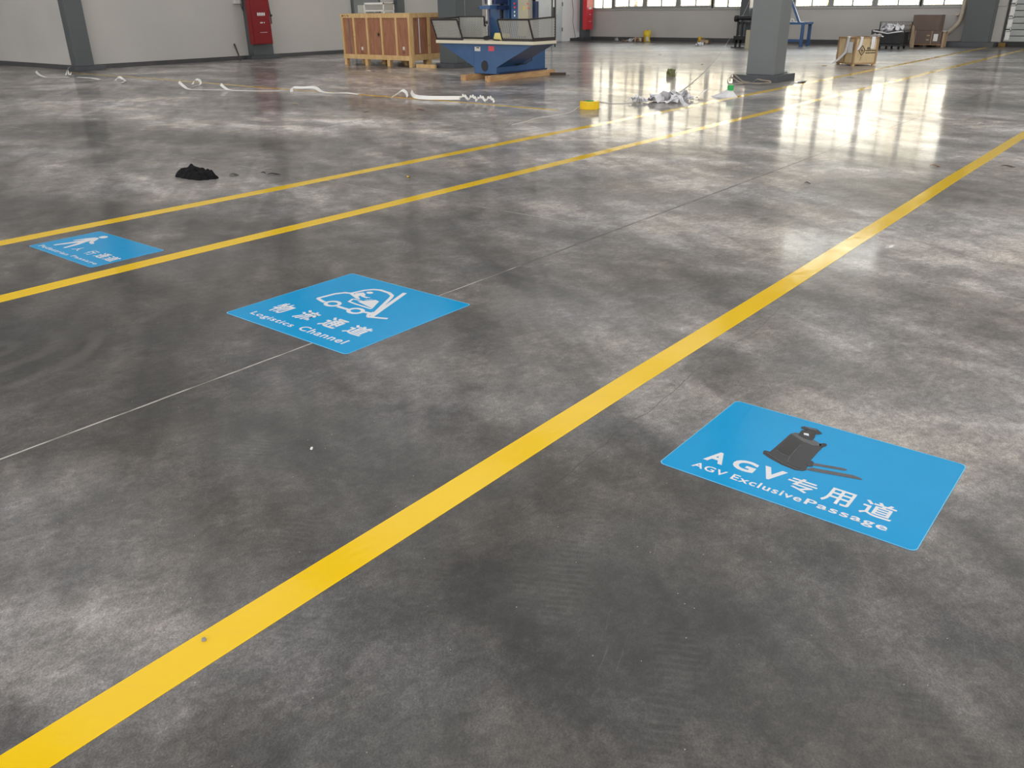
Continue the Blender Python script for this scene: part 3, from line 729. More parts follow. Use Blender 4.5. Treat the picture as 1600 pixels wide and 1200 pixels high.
# ------------------------------------------------------------------ tall wooden crate
def crate():
    a = OX(541, 101, 17.0); yl = 19.86; yr = 17.10; x0 = 17.0; x1 = 18.55; ht = 1.345
    t = thing('wooden_crate', (x0 + .75, (yl + yr) / 2, 0), 'tall plywood crate with pale battens standing on pallet feet beside the dark pillar', 'crate')
    z0, z1 = .30, ht
    # panels
    MB().box((x0 + .03, yr + .03, z0 - .1), (x0 + .05, yl - .03, z1 - .02)).build('front_panel', M['ply'], t)
    MB().box((x0 + .04, yr + .03, z0 - .1), (x1, yr + .05, z1 - .02)).build('side_panel', M['ply'], t)
    MB().box((x0 + .04, yl - .05, z0 - .1), (x1, yl - .03, z1 - .02)).build('side_panel', M['ply'], t)
    MB().box((x1 - .02, yr + .03, z0 - .1), (x1, yl - .03, z1 - .02)).build('back_panel', M['ply'], t)
    MB().box((x0 + .01, yr + .01, z1 - .02), (x1, yl - .01, z1)).build('lid', M['crateply'], t)
    w = .066
    MB().box((x0, yr, z1 - .11), (x0 + .03, yl, z1 - .003)).build('top_rail', M['pine'], t)
    MB().box((x0, yr, .17), (x0 + .03, yl, .29)).build('bottom_rail', M['pine'], t)
    xs = [OX((q / 6.667 + 500), 60, 17.0).y for q in (245, 360, 495, 645, 795, 940)]
    for i, y in enumerate(xs):
        y = min(max(y, yr + .045), yl - .045)
        MB().box((x0 - (.004 if i in (0, 5) else 0), y - w / 2, .29), (x0 + .03, y + w / 2, z1 - .11)).build('batten', M['pine'], t)
    # right side
    MB().box((x0 + .031, yr - .001, z1 - .11), (x1, yr + .03, z1 - .003)).build('top_rail', M['pine'], t)
    MB().box((x0 + .031, yr - .001, .20), (x1, yr + .03, .32)).build('bottom_rail', M['pine'], t)
    for x in (x0 + .07, x0 + .72, x0 + 1.45):
        MB().box((x - .04, yr - .001, .32), (x + .05, yr + .03, z1 - .11)).build('batten', M['pine'], t)
    # pallet feet
    for x in (x0 + .05, x0 + .72, x1 - .08):
        for y in [OX((q / 6.667 + 500), 95, 17.0).y for q in (270, 482, 712, 942)]:
            y = min(max(y, yr + .06), yl - .06)
            MB().box((x - .05, y - .06, 0), (x + .06, y + .05, .17), .004).build('pallet_foot', M['pine'], t)
    MB().box((x0 + .03, yr + .0, .17), (x1, yl, .20)).build('pallet_deck', M['pine'], t)
    # labels and stencils
    for q in (435, 866):
        y = OX(q / 6.667 + 500, 75, 17.0).y; z = OX(q / 6.667 + 500, 75.5, 17.03).z
        MB().box((x0 + .022, y - .035, z - .04), (x0 + .0299, y + .035, z + .04)).build('paper_label', M['label'], t)
        b = MB()
        for k in range(3): b.box((x0 + .026, y - .05, z - .09 - k * .022), (x0 + .0299, y + .05, z - .083 - k * .022))
        for s in (-1, 1): b.cyl((x0 + .024, y + s * .03, z - .19), (x0 + .0298, y + s * .03, z - .19), .014, seg=12)
        b.build('stencil_mark', M['ink'], t)
    y = OX(602 / 6.667 + 500, 54, 17.0).y; z = OX(602 / 6.667 + 500, 54, 17.03).z
    MB().poly([(x0 + .0299, y + r * math.cos(a), z + r * math.sin(a)) for a, r in [(math.radians(k * 36 + 18), (.08 if k % 2 == 0 else .025)) for k in range(10)]], (-.004, 0, 0)).build('stencil_star', M['ink'], t)
    b = MB(); rk = random.Random(2)
    for k in range(9): b.cyl((x0 - .001, yl - .05 - k * .035, z1 - .03 - .05 * rk.random()), (x0 + .002, yl - .05 - k * .035, z1 - .03 - .05 * rk.random()), .008 + .008 * rk.random(), seg=8)
    b.build('knot_marks', M['ink'], t)
    MB().box((x0 + .7 - .35, yr + .022, z0 + .05), (x0 + .7 - .32, yr + .03, z1 - .12)).build('film_strip', M['film'], t)
    MB().box((x0 + .022, yl - .32, z0 + .0), (x0 + .03, yl - .29, z1 - .12)).build('film_strip', M['column'], t)
    return t
crate()
# loose board beside the crate
tag(MB().box((17.05, 16.3, 0), (17.12, 17.0, .09), .004).build('loose_board', M['pine']), 'pale loose board lying on the floor right of the tall crate', 'board')
# white framed foil box and clear plastic tub on the crate lid
def wire_case():
    x = 17.35; a = OX(569, 20, x); b = OX(600, 20, x); zt = OX(585, 4, x).z; z0 = 1.346
    t = thing('framed_case', (x + .2, (a.y + b.y) / 2, z0), 'white framed box wrapped in crinkled silver foil on top of the crate', 'box')
    y0, y1 = b.y, a.y
    MB().box((x + .02, y0 + .02, z0 + .07), (x + .38, y1 - .02, zt - .01)).build('foil_body', M['foil'], t)
    f = MB()
    for xx in (x, x + .38):
        f.box((xx, y0, zt - .045), (xx + .02, y1, zt)); f.box((xx, y0, z0 + .05), (xx + .02, y1, z0 + .08))
        f.box((xx, y0, z0 + .05), (xx + .02, y0 + .03, zt)); f.box((xx, y1 - .03, z0 + .05), (xx + .02, y1, zt))
    for yy in (y0, y1 - .02): f.box((x, yy, zt - .02), (x + .4, yy + .02, zt)); f.box((x, yy, z0 + .05), (x + .4, yy + .02, z0 + .07))
    f.build('frame', M['white'], t)
    for xx in (x, x + .36):
        for yy in (y0, y1 - .04): MB().box((xx, yy, z0), (xx + .03, yy + .03, z0 + .05)).build('foot', M['white'], t)
    a = OX(557, 20, x); b = OX(568, 20, x); z2 = OX(560, 8, x).z
    MB2 = MB().box((x + .05, b.y + .01, z0), (x + .25, a.y, z2), .02)
    tag(MB2.build('clear_tub', M['clear']), 'small clear plastic tub beside the foil box on the crate', 'tub')
wire_case()

# ------------------------------------------------------------------ blue machine on timbers
def machine():
    XF = 14.95; yc = 12.63
    t = thing('drilling_machine', (15.7, yc, 0), 'blue upright drilling machine with wide cream table and mesh guards on two timbers', 'machine')
    zb = .125
    yL, yR = OX(741, 110, XF).y, OX(775.5, 110, XF).y
    ZT = .78
    # lower body
    MB().box((XF, yR, zb), (16.75, yL, ZT - .04), .006).build('base_body', M['blue'], t)
    MB().box((XF + .0, yR - .06, zb), (16.75, yR - .001, zb + .03)).build('base_foot', M['navy'], t)
    # service hole
    cy, cz = OX(757.5, 103, XF).y, OX(757.5, 103, XF).z
    MB().poly([(XF - .006, cy + .088 * math.cos(a), cz + .105 * math.sin(a)) for a in [k * math.pi / 14 for k in range(28)]], (.004, 0, 0)).build('service_opening', M['black'], t)
    MB().tube([(XF - .004, cy + .092 * math.cos(a), cz + .109 * math.sin(a)) for a in [k * math.pi / 14 for k in range(28)]], .006, 6, True).build('opening_rim', M['navy'], t)
    # folded sheet wings (hoppers) left and right under the table
    yl, yr = OX(686, 67, XF).y, OX(834, 67, XF).y
    for (ya, yb_) in ((yl, yL), (yr, yR)):
        MB().poly([(XF, ya, ZT - .03), (XF, yb_, ZT - .03), (XF, yb_, .26)], (.80, 0, 0)).build('hopper_wing', M['blue'], t)
    # table plate
    ty0, ty1 = OX(833.5, 66, 14.80).y, OX(681, 65, 14.80).y; tx0, tx1 = 14.80, 15.62
    MB().box((tx0, ty0, ZT - .035), (tx1, ty1, ZT + .03), .005).build('table_top', M['cream'], t)
    # stickers
    for (q, m_, nm) in (((741.5, 73, 750.5, 80), 'label', 'rating_plate'), ((763, 72, 772, 80), 'redlabel', 'red_sticker')):
        a = OX(q[0], q[1], XF - .002); b = OX(q[2], q[3], XF - .002)
        pl = MB().box((XF - .003, b.y, b.z), (XF, a.y, a.z)).build(nm, M[m_], t)
    a = OX(742.5, 76, XF); MB().box((XF - .004, a.y - .12, a.z + .01), (XF - .003, a.y - .04, a.z + .03)).build('plate_print', M['darkmetal'], t)
    # cable at the right side of the base
    MB().tube([(15.4, yR - .02, .34), (15.5, yR - .10, .30), (15.8, yR - .13, .30), (16.1, yR - .10, .36), (16.2, yR - .02, .42)], .012).build('base_cable', M['rubber'], t)
    # upright column and head
    XC = 15.75
    def Y(px, X=XC): return OX(px, 20, X).y
    MB().box((XC, Y(795), ZT - .04), (XC + .55, Y(765), 2.5), .01).build('column', M['blue'], t)
    MB().box((XC + .1, Y(799), ZT), (XC + .55, Y(795), 2.5)).build('column_side', M['navy'], t)
    MB().box((XC - .02, Y(811), ZT), (XC + .08, Y(799.5), 2.5), .008).build('control_panel', M['blue'], t)
    for i, (px_, py_) in enumerate(((804.5, 5.5), (804.8, 11.5), (805, 18.5), (805, 24.5))):
        p = OX(px_, py_, XC - .03)
        b = MB().cyl((XC - .05, p.y, p.z), (XC - .02, p.y, p.z), .022, seg=14); b.build('push_button', M['redlabel' if i < 2 else 'steel'], t)
    MB().box((XC - .05, Y(827), ZT + .1), (XC + .05, Y(811.5), 2.3), .01).build('electric_box', M['beige'], t)
    for (px_, py_, mm) in ((824, 6, 'redlabel'), (825, 12.5, 'redlabel'), (818.5, 14, 'yellowplastic'), (818.5, 11, 'yellowplastic')):
        p = OX(px_, py_, XC - .06); MB().box((XC - .056, p.y - .02, p.z - .015), (XC - .05, p.y + .02, p.z + .015)).build('warning_mark', M[mm], t)
    MB().box((XC + .1, Y(835), ZT), (XC + .16, Y(827.5), OX(831, 2, XC).z), .01).build('motor_housing', M['navy'], t)
    # spindle head
    hz = OX(760, 8, 15.35).z
    MB().poly([(15.3, Y(752, 15.3), 2.3), (15.3, Y(774, 15.3), 2.3), (15.3, Y(774, 15.3), hz + .02), (15.3, Y(758, 15.3), hz + .02)], (.5, 0, 0)).build('spindle_head', M['navy'], t)
    p = OX(766, 4, 15.28)
    MB().cyl((15.26, p.y, hz + .0), (15.26, p.y, hz + .16), .065).build('spindle', M['steel'], t)
    a = OX(753, 9, 15.3); b = OX(770, 14, 15.3)
    MB().box((15.2, b.y, b.z), (15.75, a.y, a.z), .006).build('head_bracket', M['blue'], t)
    MB().box((15.45, OX(784, 10, 15.5).y, b.z - .02), (15.76, b.y + .02, a.z)).build('bracket_arm', M['navy'], t)
    p = OX(753, 12.3, 15.3); q = OX(747, 12.3, 15.3)
    MB().cyl((15.3, p.y - .03, p.z), (15.3, q.y, q.z), .012, seg=10).build('feed_lever', M['black'], t)
    for (q, rr, mm) in ((760.5, .014, 'steel'), (764.5, .022, 'navy')):
        p0 = OX(q, 14, 15.4); p1 = OX(q + 1, 57, 15.4)
        MB().cyl((15.4, p0.y, p0.z), (15.4, p1.y, ZT + .03), rr, seg=10).build('guide_rod', M[mm], t)
    p = OX(761, 35, 15.38); MB().cyl((15.36, p.y, p.z - .03), (15.36, p.y, p.z + .03), .03, seg=12).build('rod_clamp', M['black'], t)
    a, b = OX(781, 5, 15.6), OX(784, 27, 15.6)
    MB().box((15.6, b.y, b.z - .3), (15.66, a.y, 2.3)).build('hose_channel', M['black'], t)
    # guards -------------------------------------------------
    def guard(c, hinge=.05, notch=None):
        """c = bottom-a, bottom-b, top-b, top-a"""
        c = [Vector(q) for q in c]
        n = (c[1] - c[0]).cross(c[3] - c[0]).normalized() * .004
        pts = c if not notch else notch
        g = MB().poly([Vector(p) - n / 2 for p in pts], n).build('guard_mesh', M['mesh'], t)
        f = MB()
        loop = pts
        for i in range(len(loop)):
            p, q = Vector(loop[i]), Vector(loop[(i + 1) % len(loop)])
            f.bar(p, q, .03, .022 if i else .022, up=n.normalized())
        f.build('guard_frame', M['darkmetal'], g)
        return g
    xf = 14.83; zt0 = ZT + .05; tilt = .17; zt1 = 1.235
    yA, yB = ty1 - .02, OX(723, 61, xf).y
    yC, yD = OX(785.5, 62, xf).y, ty0 + .02
    guard([(xf, yA, zt0), (xf, yB, zt0), (xf - tilt, yB + .0, zt1), (xf - tilt, yA + .0, zt1)])
    guard([(xf, yC, zt0), (xf, yD, zt0), (xf - tilt, yD, zt1), (xf - tilt, yC, zt1)])
    MB().box((xf - .015, yB - .0, ZT + .03), (xf + .012, yA, zt0 + .05)).build('guard_rail', M['darkmetal'], t)
    MB().box((xf - .015, yD, ZT + .03), (xf + .012, yC, zt0 + .05)).build('guard_rail', M['darkmetal'], t)
    xk = tx1 - .03
    yE = OX(861.5, 50, xk).y
    guard([(xf, yD, zt0), (xk, yD, zt0), (xk, yD, 1.27), (xf - tilt, yD, zt1)])
    guard([(xf, yA, zt0), (xk, yA, zt0), (xk, yA, 1.27), (xf - tilt, yA, zt1)])
    MB().box((xf, yD - .014, ZT + .03), (xk, yD + .012, zt0 + .05)).build('guard_rail', M['darkmetal'], t)
    # rear left guard with a step
    ys = OX(762, 50, xk).y; yst = OX(756.5, 30, xk).y; zst = OX(756, 40, xk).z
    zk = OX(740, 26, xk).z
    guard([(xk, yA, zt0), (xk, ys, zt0), (xk, ys, zk), (xk, yA, zk)], notch=[(xk, yA, zt0), (xk, ys, zt0), (xk, ys, zst), (xk, yst, zst), (xk, yst, zk), (xk, yA, zk)])
    # corner pole at the rear right with a cable along it
    MB().cyl((xk, yD, ZT - .1), (xk, yD, 2.3), .016, seg=10).build('corner_pole', M['black'], t)
    MB().tube([(xk - .01, yD + .045, 2.3), (xk - .01, yD + .04, 1.6), (xk, yD + .04, 1.42)], .012).build('pole_cable', M['white'], t)
    MB().cyl((xk, yD + .035, 1.28), (xk, yD + .035, 1.46), .022, seg=10).build('cable_gland', M['black'], t)
    return ZT + .03
ZTAB = machine()
# things lying on the machine table
p = OX(776, 53, 15.05)
sp = MB(); sp.box((14.93, OX(789, 57, 14.93).y, ZTAB + .001), (15.10, OX(770.5, 57, 14.93).y, ZTAB + .15), .03)
for v in sp.bm.verts:
    v.co.z += .03 * noise.noise(v.co * 9); v.co.x += .02 * noise.noise(v.co * 7)
    v.co.z = max(v.co.z, ZTAB + .001)
    if v.co.z > ZTAB + .1: v.co.y += -.02
tag(sp.build('sponge_block', M['paleyellow'], smooth=True), 'pale yellow lump lying on the cream machine table', 'sponge')
cc = OX(762, 59, 14.9)
pts = []
for k in range(44):
    a = k / 43 * 4 * math.pi
    pts.append((14.88 + .035 * math.sin(a), cc.y + .10 * math.cos(a) , ZTAB + .045 + .028 * math.sin(a) + .0005 * k))
pts += [(14.89, cc.y - .12, ZTAB + .04), (14.88, cc.y - .22, ZTAB + .02), (14.88, cc.y - .35, ZTAB + .016)]
tag(MB().tube(pts, .014, 8).build('cable_coil', M['rubber'], smooth=True), 'coiled black cable resting on the front edge of the machine table', 'cable')
# timbers
tb1 = [G(762, 128), G(768.5, 128.5)]
for i, (ya, yb_, lab) in enumerate(((12.40, 12.245, 'right squared timber under the blue machine'), (13.11, 12.955, 'left squared timber under the blue machine'))):
    tag(MB().box((14.52, yb_, 0), (16.9 if i == 0 else 17.0, ya, .12), .005).build('timber_beam', M['timber']), lab, 'timber')
tag(MB().bar(tuple(G(843, 117.5)[:2]) + (.03,), tuple(G(884, 117.5)[:2]) + (.03,), .09, .06).build('dark_plank', M['brown']), 'dark brown plank on the floor right of the machine timbers', 'plank')

# ------------------------------------------------------------------ red cabinets
def red_cabinet(x0, x1, yf, yb_, z0, z1, m_, label, shade=True):
    t = thing('hose_cabinet', ((x0 + x1) / 2, yb_, z0), label, 'cabinet')
    MB().box((x0, yf + .02, z0), (x1, yb_, z1), .006).build('cabinet_body', m_, t)
    d_ = MB().box((x0 + .015, yf, z0 + .02), (x1 - .015, yf + .022, z1 - .02), .008).build('cabinet_door', m_, t)
    w = x1 - x0
    b = MB()
    for k in range(5): b.box((x0 + w * (.32 + .085 * k), yf - .002, z0 + .84), (x0 + w * (.38 + .085 * k), yf, z0 + .93))
    b.build('door_lettering', M['whiteprint'], d_)
    b = MB().box((x0 + w * .42, yf - .002, z0 + .62), (x0 + w * .56, yf, z0 + .65)).box((x0 + w * .62, yf - .002, z0 + .62), (x0 + w * .66, yf, z0 + .65)); b.build('door_sticker', M['whiteprint'], d_)
    MB().box((x0 + w * .36, yf - .002, z0 + .345), (x0 + w * .74, yf, z0 + .355)).build('door_slot', M['whiteprint'], d_)
    return t
x0 = OY(398, 69, 24.33).x; x1 = OY(427, 67, 24.33).x
t = red_cabinet(x0, x1, 24.32, 24.57, OY(412, 69, 24.33).z, 1.98, M['red'], 'dark red hose cabinet on the left wall column near the small white box')
MB().tube([(x1 + .02, 24.4, 1.98), (x1 + .05, 24.4, 1.5), (x1 + .06, 24.38, 1.28), (x1 + .06, 24.38, 1.05)], .018).cyl((x1 + .0, 24.38, 1.3), (x1 + .1, 24.38, 1.3), .035, seg=12).build('hose', M['rubber'], t)
x0 = OY(915.5, 46, 22.93).x; x1 = min(OY(926, 46, 22.93).x, 34.86)
red_cabinet(x0, x1, 22.92, 23.12, OY(918, 46.5, 22.93).z, 1.85, M['red2'], 'bright red hose cabinet on the corner column beside the windows')
# small grey wall box with its cables
a = OY(367, 6, YL - .12); b = OY(384, 6, YL - .12); b.x = min(b.x, ca - .13)
t = thing('junction_box', ((a.x + b.x) / 2, YL, a.z), 'small white electrical box on the wall beside the dark red cabinet', 'electrical box')
MB().box((a.x, YL - .12, a.z), (b.x, YL - .001, 2.0), .008).build('box_body', mat('pale_grey_enclosure', rgb(206, 206, 200), .4), t)
MB().tube([(a.x + .25, YL - .06, a.z), (a.x + .28, YL - .06, a.z - .12), (a.x + .30, YL - .06, a.z - .20), (a.x + .31, YL - .06, a.z - .10), (a.x + .31, YL - .06, a.z)], .01).build('box_cable', M['rubber'], t)
# stick leaning on the left wall
a = G(376, 95); b = OY(366, 69, YL - .03)
tag(MB().cyl((a.x, a.y, .012), (b.x, YL - .035, b.z), .022, .028, 10).build('leaning_stick', M['brown'], smooth=True), 'dark stick leaning on the left wall near the dark red cabinet', 'stick')
# wire on the white wall
a = OY(894, 0, YJ - .02); b = OY(896, 18, YJ - .02); c = OY(895, 34, YJ - .02); d_ = OY(899, 58, YJ - .02)
tag(MB().tube([(a.x, a.y, 2.6), tuple(a), tuple(b), tuple(c), tuple(d_), (d_.x, d_.y, .13)], .011, 6).build('wall_wire', M['column']), 'thin grey wire hanging down the white wall beside the double doors', 'wire')

# ------------------------------------------------------------------ yellow tape roll
c = G(921, 170)
t = thing('tape_roll', (c.x, c.y, 0), 'big roll of yellow floor tape standing flat near the crossing tapes', 'tape roll')
ro, ri, hh = .155, .075, .115
m = MB(); n = 48
R = [[m.bm.verts.new((c.x + r * math.cos(k * 2 * math.pi / n), c.y + r * math.sin(k * 2 * math.pi / n), z)) for k in range(n)] for r, z in ((ro, .002), (ro, hh), (ro - .004, hh + .002), (ri, hh + .002), (ri, .002))]
for i in range(5):
    A, B = R[i], R[(i + 1) % 5]
    for k in range(n): m.bm.faces.new((A[k], A[(k + 1) % n], B[(k + 1) % n], B[k]))
m.build('tape_winding', M['tape'], t, smooth=True)
m = MB(); R = [[m.bm.verts.new((c.x + r * math.cos(k * 2 * math.pi / n), c.y + r * math.sin(k * 2 * math.pi / n), z)) for k in range(n)] for r, z in ((ri, .0), (ri, hh + .004), (ri - .008, hh + .004), (ri - .008, .0))]
for i in range(4):
    A, B = R[i], R[(i + 1) % 4]
    for k in range(n): m.bm.faces.new((A[k], A[(k + 1) % n], B[(k + 1) % n], B[k]))
m.build('tape_core', M['green'], t, smooth=True)

# ------------------------------------------------------------------ black cloth
def heap(name, c, lx, ly, h, m_, seed, ang=0, n=46, peaks=(), ridge=1.0, zoff=0.0, facet=False, ragged=1.0):
    b = MB(); vs = []
    ca, sa = math.cos(ang), math.sin(ang)
    for i in range(n):
        row = []
        for j in range(n):
            u = i / (n - 1) * 2 - 1; v = j / (n - 1) * 2 - 1
            r = math.sqrt(u * u + v * v); th = math.atan2(v, u)
            # map square to disc
            k = max(abs(u), abs(v)) / r if r > 1e-6 else 0
            rr = r * k if r > 1e-6 else 0
            edge = 1 + ragged * .22 * noise.noise(Vector((math.cos(th) * 1.7, math.sin(th) * 1.7, seed))) + ragged * .12 * noise.noise(Vector((math.cos(th) * 5, math.sin(th) * 5, seed + 5)))
            x = rr * math.cos(th) * edge; y = rr * math.sin(th) * edge
            env = max(0, 1 - rr ** (7 if name == 'black_rag' else 3.5))
            q = Vector((x * 2.2, y * 2.2, seed))
            rid = 1 - abs(noise.noise(q)) * 2.2
            rid2 = 1 - abs(noise.noise(q * 1.8 + Vector((3, 1, 0)))) * 2
            z = env * h * (.35 + .42 * max(0, rid) * ridge + .28 * max(0, rid2) * ridge)
            if facet:
                rid3 = abs(noise.noise(q * 1.5 + Vector((9, 4, 2)))) * 2.4
                z = min(1, (1 - rr) * 5) * h * min(1.3, .08 + .8 * rid3 + .55 * max(0, rid2 - .3) + .3 * max(0, rid))
                x += .10 * noise.noise(q * 2 + Vector((1, 8, 0))); y += .10 * noise.noise(q * 2 + Vector((6, 2, 0)))
            for (pu, pv, pr, ph) in peaks:
                z += ph * math.exp(-((x - pu) ** 2 + (y - pv) ** 2) / pr ** 2)
            X_ = x * lx; Y_ = y * ly
            row.append(b.bm.verts.new((c[0] + X_ * ca - Y_ * sa, c[1] + X_ * sa + Y_ * ca, max(z, 0) + .003 + zoff)))
        vs.append(row)
    for i in range(n - 1):
        for j in range(n - 1): b.bm.faces.new((vs[i][j], vs[i + 1][j], vs[i + 1][j + 1], vs[i][j + 1]))
    # skirt down to the floor
    rim = [vs[i][0] for i in range(n)] + [vs[n - 1][j] for j in range(1, n)] + [vs[i][n - 1] for i in range(n - 2, -1, -1)] + [vs[0][j] for j in range(n - 2, 0, -1)]
    low = [b.bm.verts.new((v.co.x, v.co.y, zoff)) for v in rim]
    for k in range(len(rim)): b.bm.faces.new((rim[k], rim[(k + 1) % len(rim)], low[(k + 1) % len(rim)], low[k]))
    b.bm.faces.new(low)
    return b.build(name, m_, smooth=not facet)
c = G(297, 277)
tag(heap('black_rag', (c.x + .06, c.y, 0), .15, .29, .075, M['cloth'], 3.3, 0, 64, peaks=((.45, .50, .16, .05), (.5, -.05, .14, .02), (.5, -.4, .10, .03), (.2, -.85, .16, .045), (0, .1, .5, .02)), ridge=.7), 'crumpled black cloth lying on the floor beyond the yellow tapes', 'cloth')

# ------------------------------------------------------------------ tape liner curls along the crossing tape
def liner(pts, w, label, tw=0.0, group=None, lean=.55):
    """pts: (px, py, height) along the strip; w strip width"""
    P = []
    for px, py, z in pts:
        g = G(px, py, 0); P.append(Vector((g.x, g.y, z + .003)))
    # smooth interpolation
    Q = []; H_ = []
    n = len(P)
    for i in range(n - 1):
        p0, p1, p2, p3 = P[max(i - 1, 0)], P[i], P[i + 1], P[min(i + 2, n - 1)]
        for k in range(6):
            t = k / 6
            Q.append(.5 * ((2 * p1) + (p2 - p0) * t + (2 * p0 - 5 * p1 + 4 * p2 - p3) * t * t + (3 * p1 - p0 - 3 * p2 + p3) * t ** 3))
    Q.append(P[-1])
    W_ = []
    for i, q in enumerate(Q):
        q.z = max(q.z, .003)
        a = (lean if lean >= .7 else .06 + lean * 1.3 * min(q.z / .07, 1)) + tw * math.sin(i * .45) * min(q.z / .03, 1)
        wv = Vector((math.cos(a), 0, math.sin(a))) * w
        q.z += abs(wv.z) / 2
        W_.append(wv)
    o = MB().ribbon(Q, W_, .0012).build('liner_strip', M['white'], smooth=False)
    return tag(o, label, 'paper strip', 'white liner strips curling along the crossing tape')
liner([(57, 116, .05), (62, 119, .02), (72, 121, 0), (90, 121, 0), (108, 121, 0)], .06, 'white liner strip at the foot of the corner column')
liner([(103, 118, 0), (106, 114, .06), (110, 112, .10), (107, 115, .05), (109, 119, .02), (112, 119, .06)], .05, 'small white liner curl standing beside the foot of the corner column', .4)
liner([(121, 121, 0), (133, 122, .004), (146, 123, .004), (156, 125, 0)], .09, 'flat white liner piece just right of the corner column foot', lean=.3)
liner([(180, 127, .01), (188, 126, .05), (196, 128, .02), (190, 130, .0), (197, 131, .03)], .06, 'crumpled white liner knot to the right of the corner column foot', .5)
liner([(281, 137, .09), (288, 138.5, .03), (298, 140, 0), (340, 141, 0), (385, 142, 0)], .06, 'long white liner strip with a raised left tip')
liner([(301, 133, .01), (306, 131, .06), (312, 131, .06), (314, 133, .02), (309, 134, 0), (296, 138, .0)], .06, 'white liner loop standing on the thin yellow tape', .2)
liner([(346, 140, .08), (352, 141, .03), (362, 142, .005), (400, 142.5, 0), (438, 142.5, 0)], .06, 'white liner strip with raised tip, second along the crossing tape', 0)
liner([(456, 144, .0), (457, 142, .04), (470, 142, .04), (492, 142.5, .045), (503, 145, .01), (520, 146, 0), (541, 147, .01), (560, 148, 0)], .075, 'thick folded white liner strip in front of the gap left of the crate')
liner([(612, 153.5, 0), (620, 152, .03), (629, 151, .085), (635, 152, .06), (637, 154, .01)], .06, 'arched white liner strip in front of the tall crate', lean=.7)
liner([(643, 152, .07), (648, 155, .02), (665, 156.5, .01), (690, 157, .01), (718, 157.5, .015)], .075, 'broad straight white liner strip in front of the tall crate', lean=.9)
liner([(718 + 54 * k / 32, 158.2 + 4 * k / 32, .012 + .062 * abs(math.sin(k * math.pi / 8)) ** .8) for k in range(33)], .05, 'twisted white liner tail in front of the blue machine', .9, lean=.75)

# long pale cord that hangs by the front pillar and runs over the floor
cp = [G(800, 196), G(822, 191), G(836, 186), G(862, 182), G(890, 177), G(904, 168), G(915, 161), G(932, 159), G(955, 162), (985, 161), (1010, 157), (1050, 149), (1075, 135), (1105, 108), (1122, 88), (1132, 74)]
pts = []
for c in cp:
    g = c if isinstance(c, Vector) else G(*c)
    pts.append(Vector((g.x, g.y, .008)))
g = G(1133, 72); top = OX(1172, 0, g.x * .985)
for k in range(1, 9):
    t_ = k / 8; q = Vector((g.x, g.y, .02)).lerp(Vector((top.x, top.y, top.z)), t_); q.z -= .12 * math.sin(math.pi * t_); pts.append(q)
dirn = pts[-1] - pts[-2]; pts.append(pts[-1] + dirn * 6)
sm = []
for i in range(len(pts) - 1):
    p0, p1, p2, p3 = pts[max(i - 1, 0)], pts[i], pts[i + 1], pts[min(i + 2, len(pts) - 1)]
    for k in range(5):
        t_ = k / 5; sm.append(.5 * ((2 * p1) + (p2 - p0) * t_ + (2 * p0 - 5 * p1 + 4 * p2 - p3) * t_ * t_ + (3 * p1 - p0 - 3 * p2 + p3) * t_ ** 3))
sm.append(pts[-1])
for q in sm: q.z = max(q.z, .007)
tag(MB().tube(sm, .006, 6).build('cord', mat('pale_cord', rgb(206, 204, 200), .5), smooth=True), 'long pale cord hanging left of the front pillar and snaking over the floor', 'cord')

# ------------------------------------------------------------------ crumpled film and paper near the front pillar
def sheets(name, c, lx, ly, h, m_, seed, n=7, parent=None, z0=0.0):
    rr = random.Random(int(seed * 100)); b = MB()
    for k in range(n):
        an = rr.uniform(0, math.pi); L = rr.uniform(.7, 1.15)
        o = Vector((rr.uniform(-.45, .45) * lx, rr.uniform(-.6, .6) * ly, 0))
        d_ = Vector((math.cos(an) * lx, math.sin(an) * ly, 0)) * L
        P = []
        for i in range(5):
            t = i / 4 - .5
            P.append(Vector(c) + o + d_ * t + Vector((rr.uniform(-.12, .12) * lx, rr.uniform(-.12, .12) * ly, z0 + (rr.uniform(.0, .25) if i in (0, 4) else rr.uniform(.3, 1.0)) * h * .8)))
        Q = []
        for i in range(4):
            p0, p1, p2, p3 = P[max(i - 1, 0)], P[i], P[i + 1], P[min(i + 2, 4)]
            for q in range(4):
                t = q / 4; Q.append(.5 * ((2 * p1) + (p2 - p0) * t + (2 * p0 - 5 * p1 + 4 * p2 - p3) * t * t + (3 * p1 - p0 - 3 * p2 + p3) * t ** 3))
        Q.append(P[-1])
        wd = rr.uniform(.35, .6) * max(lx, ly); W_ = []
        side = Vector((-math.sin(an), math.cos(an), 0)); a0 = rr.uniform(-.9, .9); a1 = rr.uniform(-.9, .9)
        for i, q in enumerate(Q):
            t = i / (len(Q) - 1); a = a0 + (a1 - a0) * t
            w = (side * math.cos(a) + Vector((0, 0, math.sin(a)))) * wd * (.7 + .5 * math.sin(math.pi * t)) * min(1, h / .05)
            if abs(w.z) > h * .8: w.z = math.copysign(h * .8, w.z)
            q.z = max(q.z, z0 + abs(w.z) / 2 + .004); W_.append(w)
        b.ribbon(Q, W_, .0015)
    return b.build(name, m_, parent, smooth=False)
def crumple(name, px, py, lx, ly, h, m_, seed, label, cat, ang=-.6, group=None, ridge=1.3):
    c = G(px, py)
    return tag(sheets(name, (c.x, c.y, 0), lx, ly, h, m_, seed, 5 if lx < .13 else 10), label, cat, group)
gp = 'crumpled white film pieces near the front pillar'
crumple('plastic_film', 992, 160, .10, .14, .13, M['film'], 1.2, 'leftmost small crumpled white film piece, on the cord', 'plastic film', group=gp)
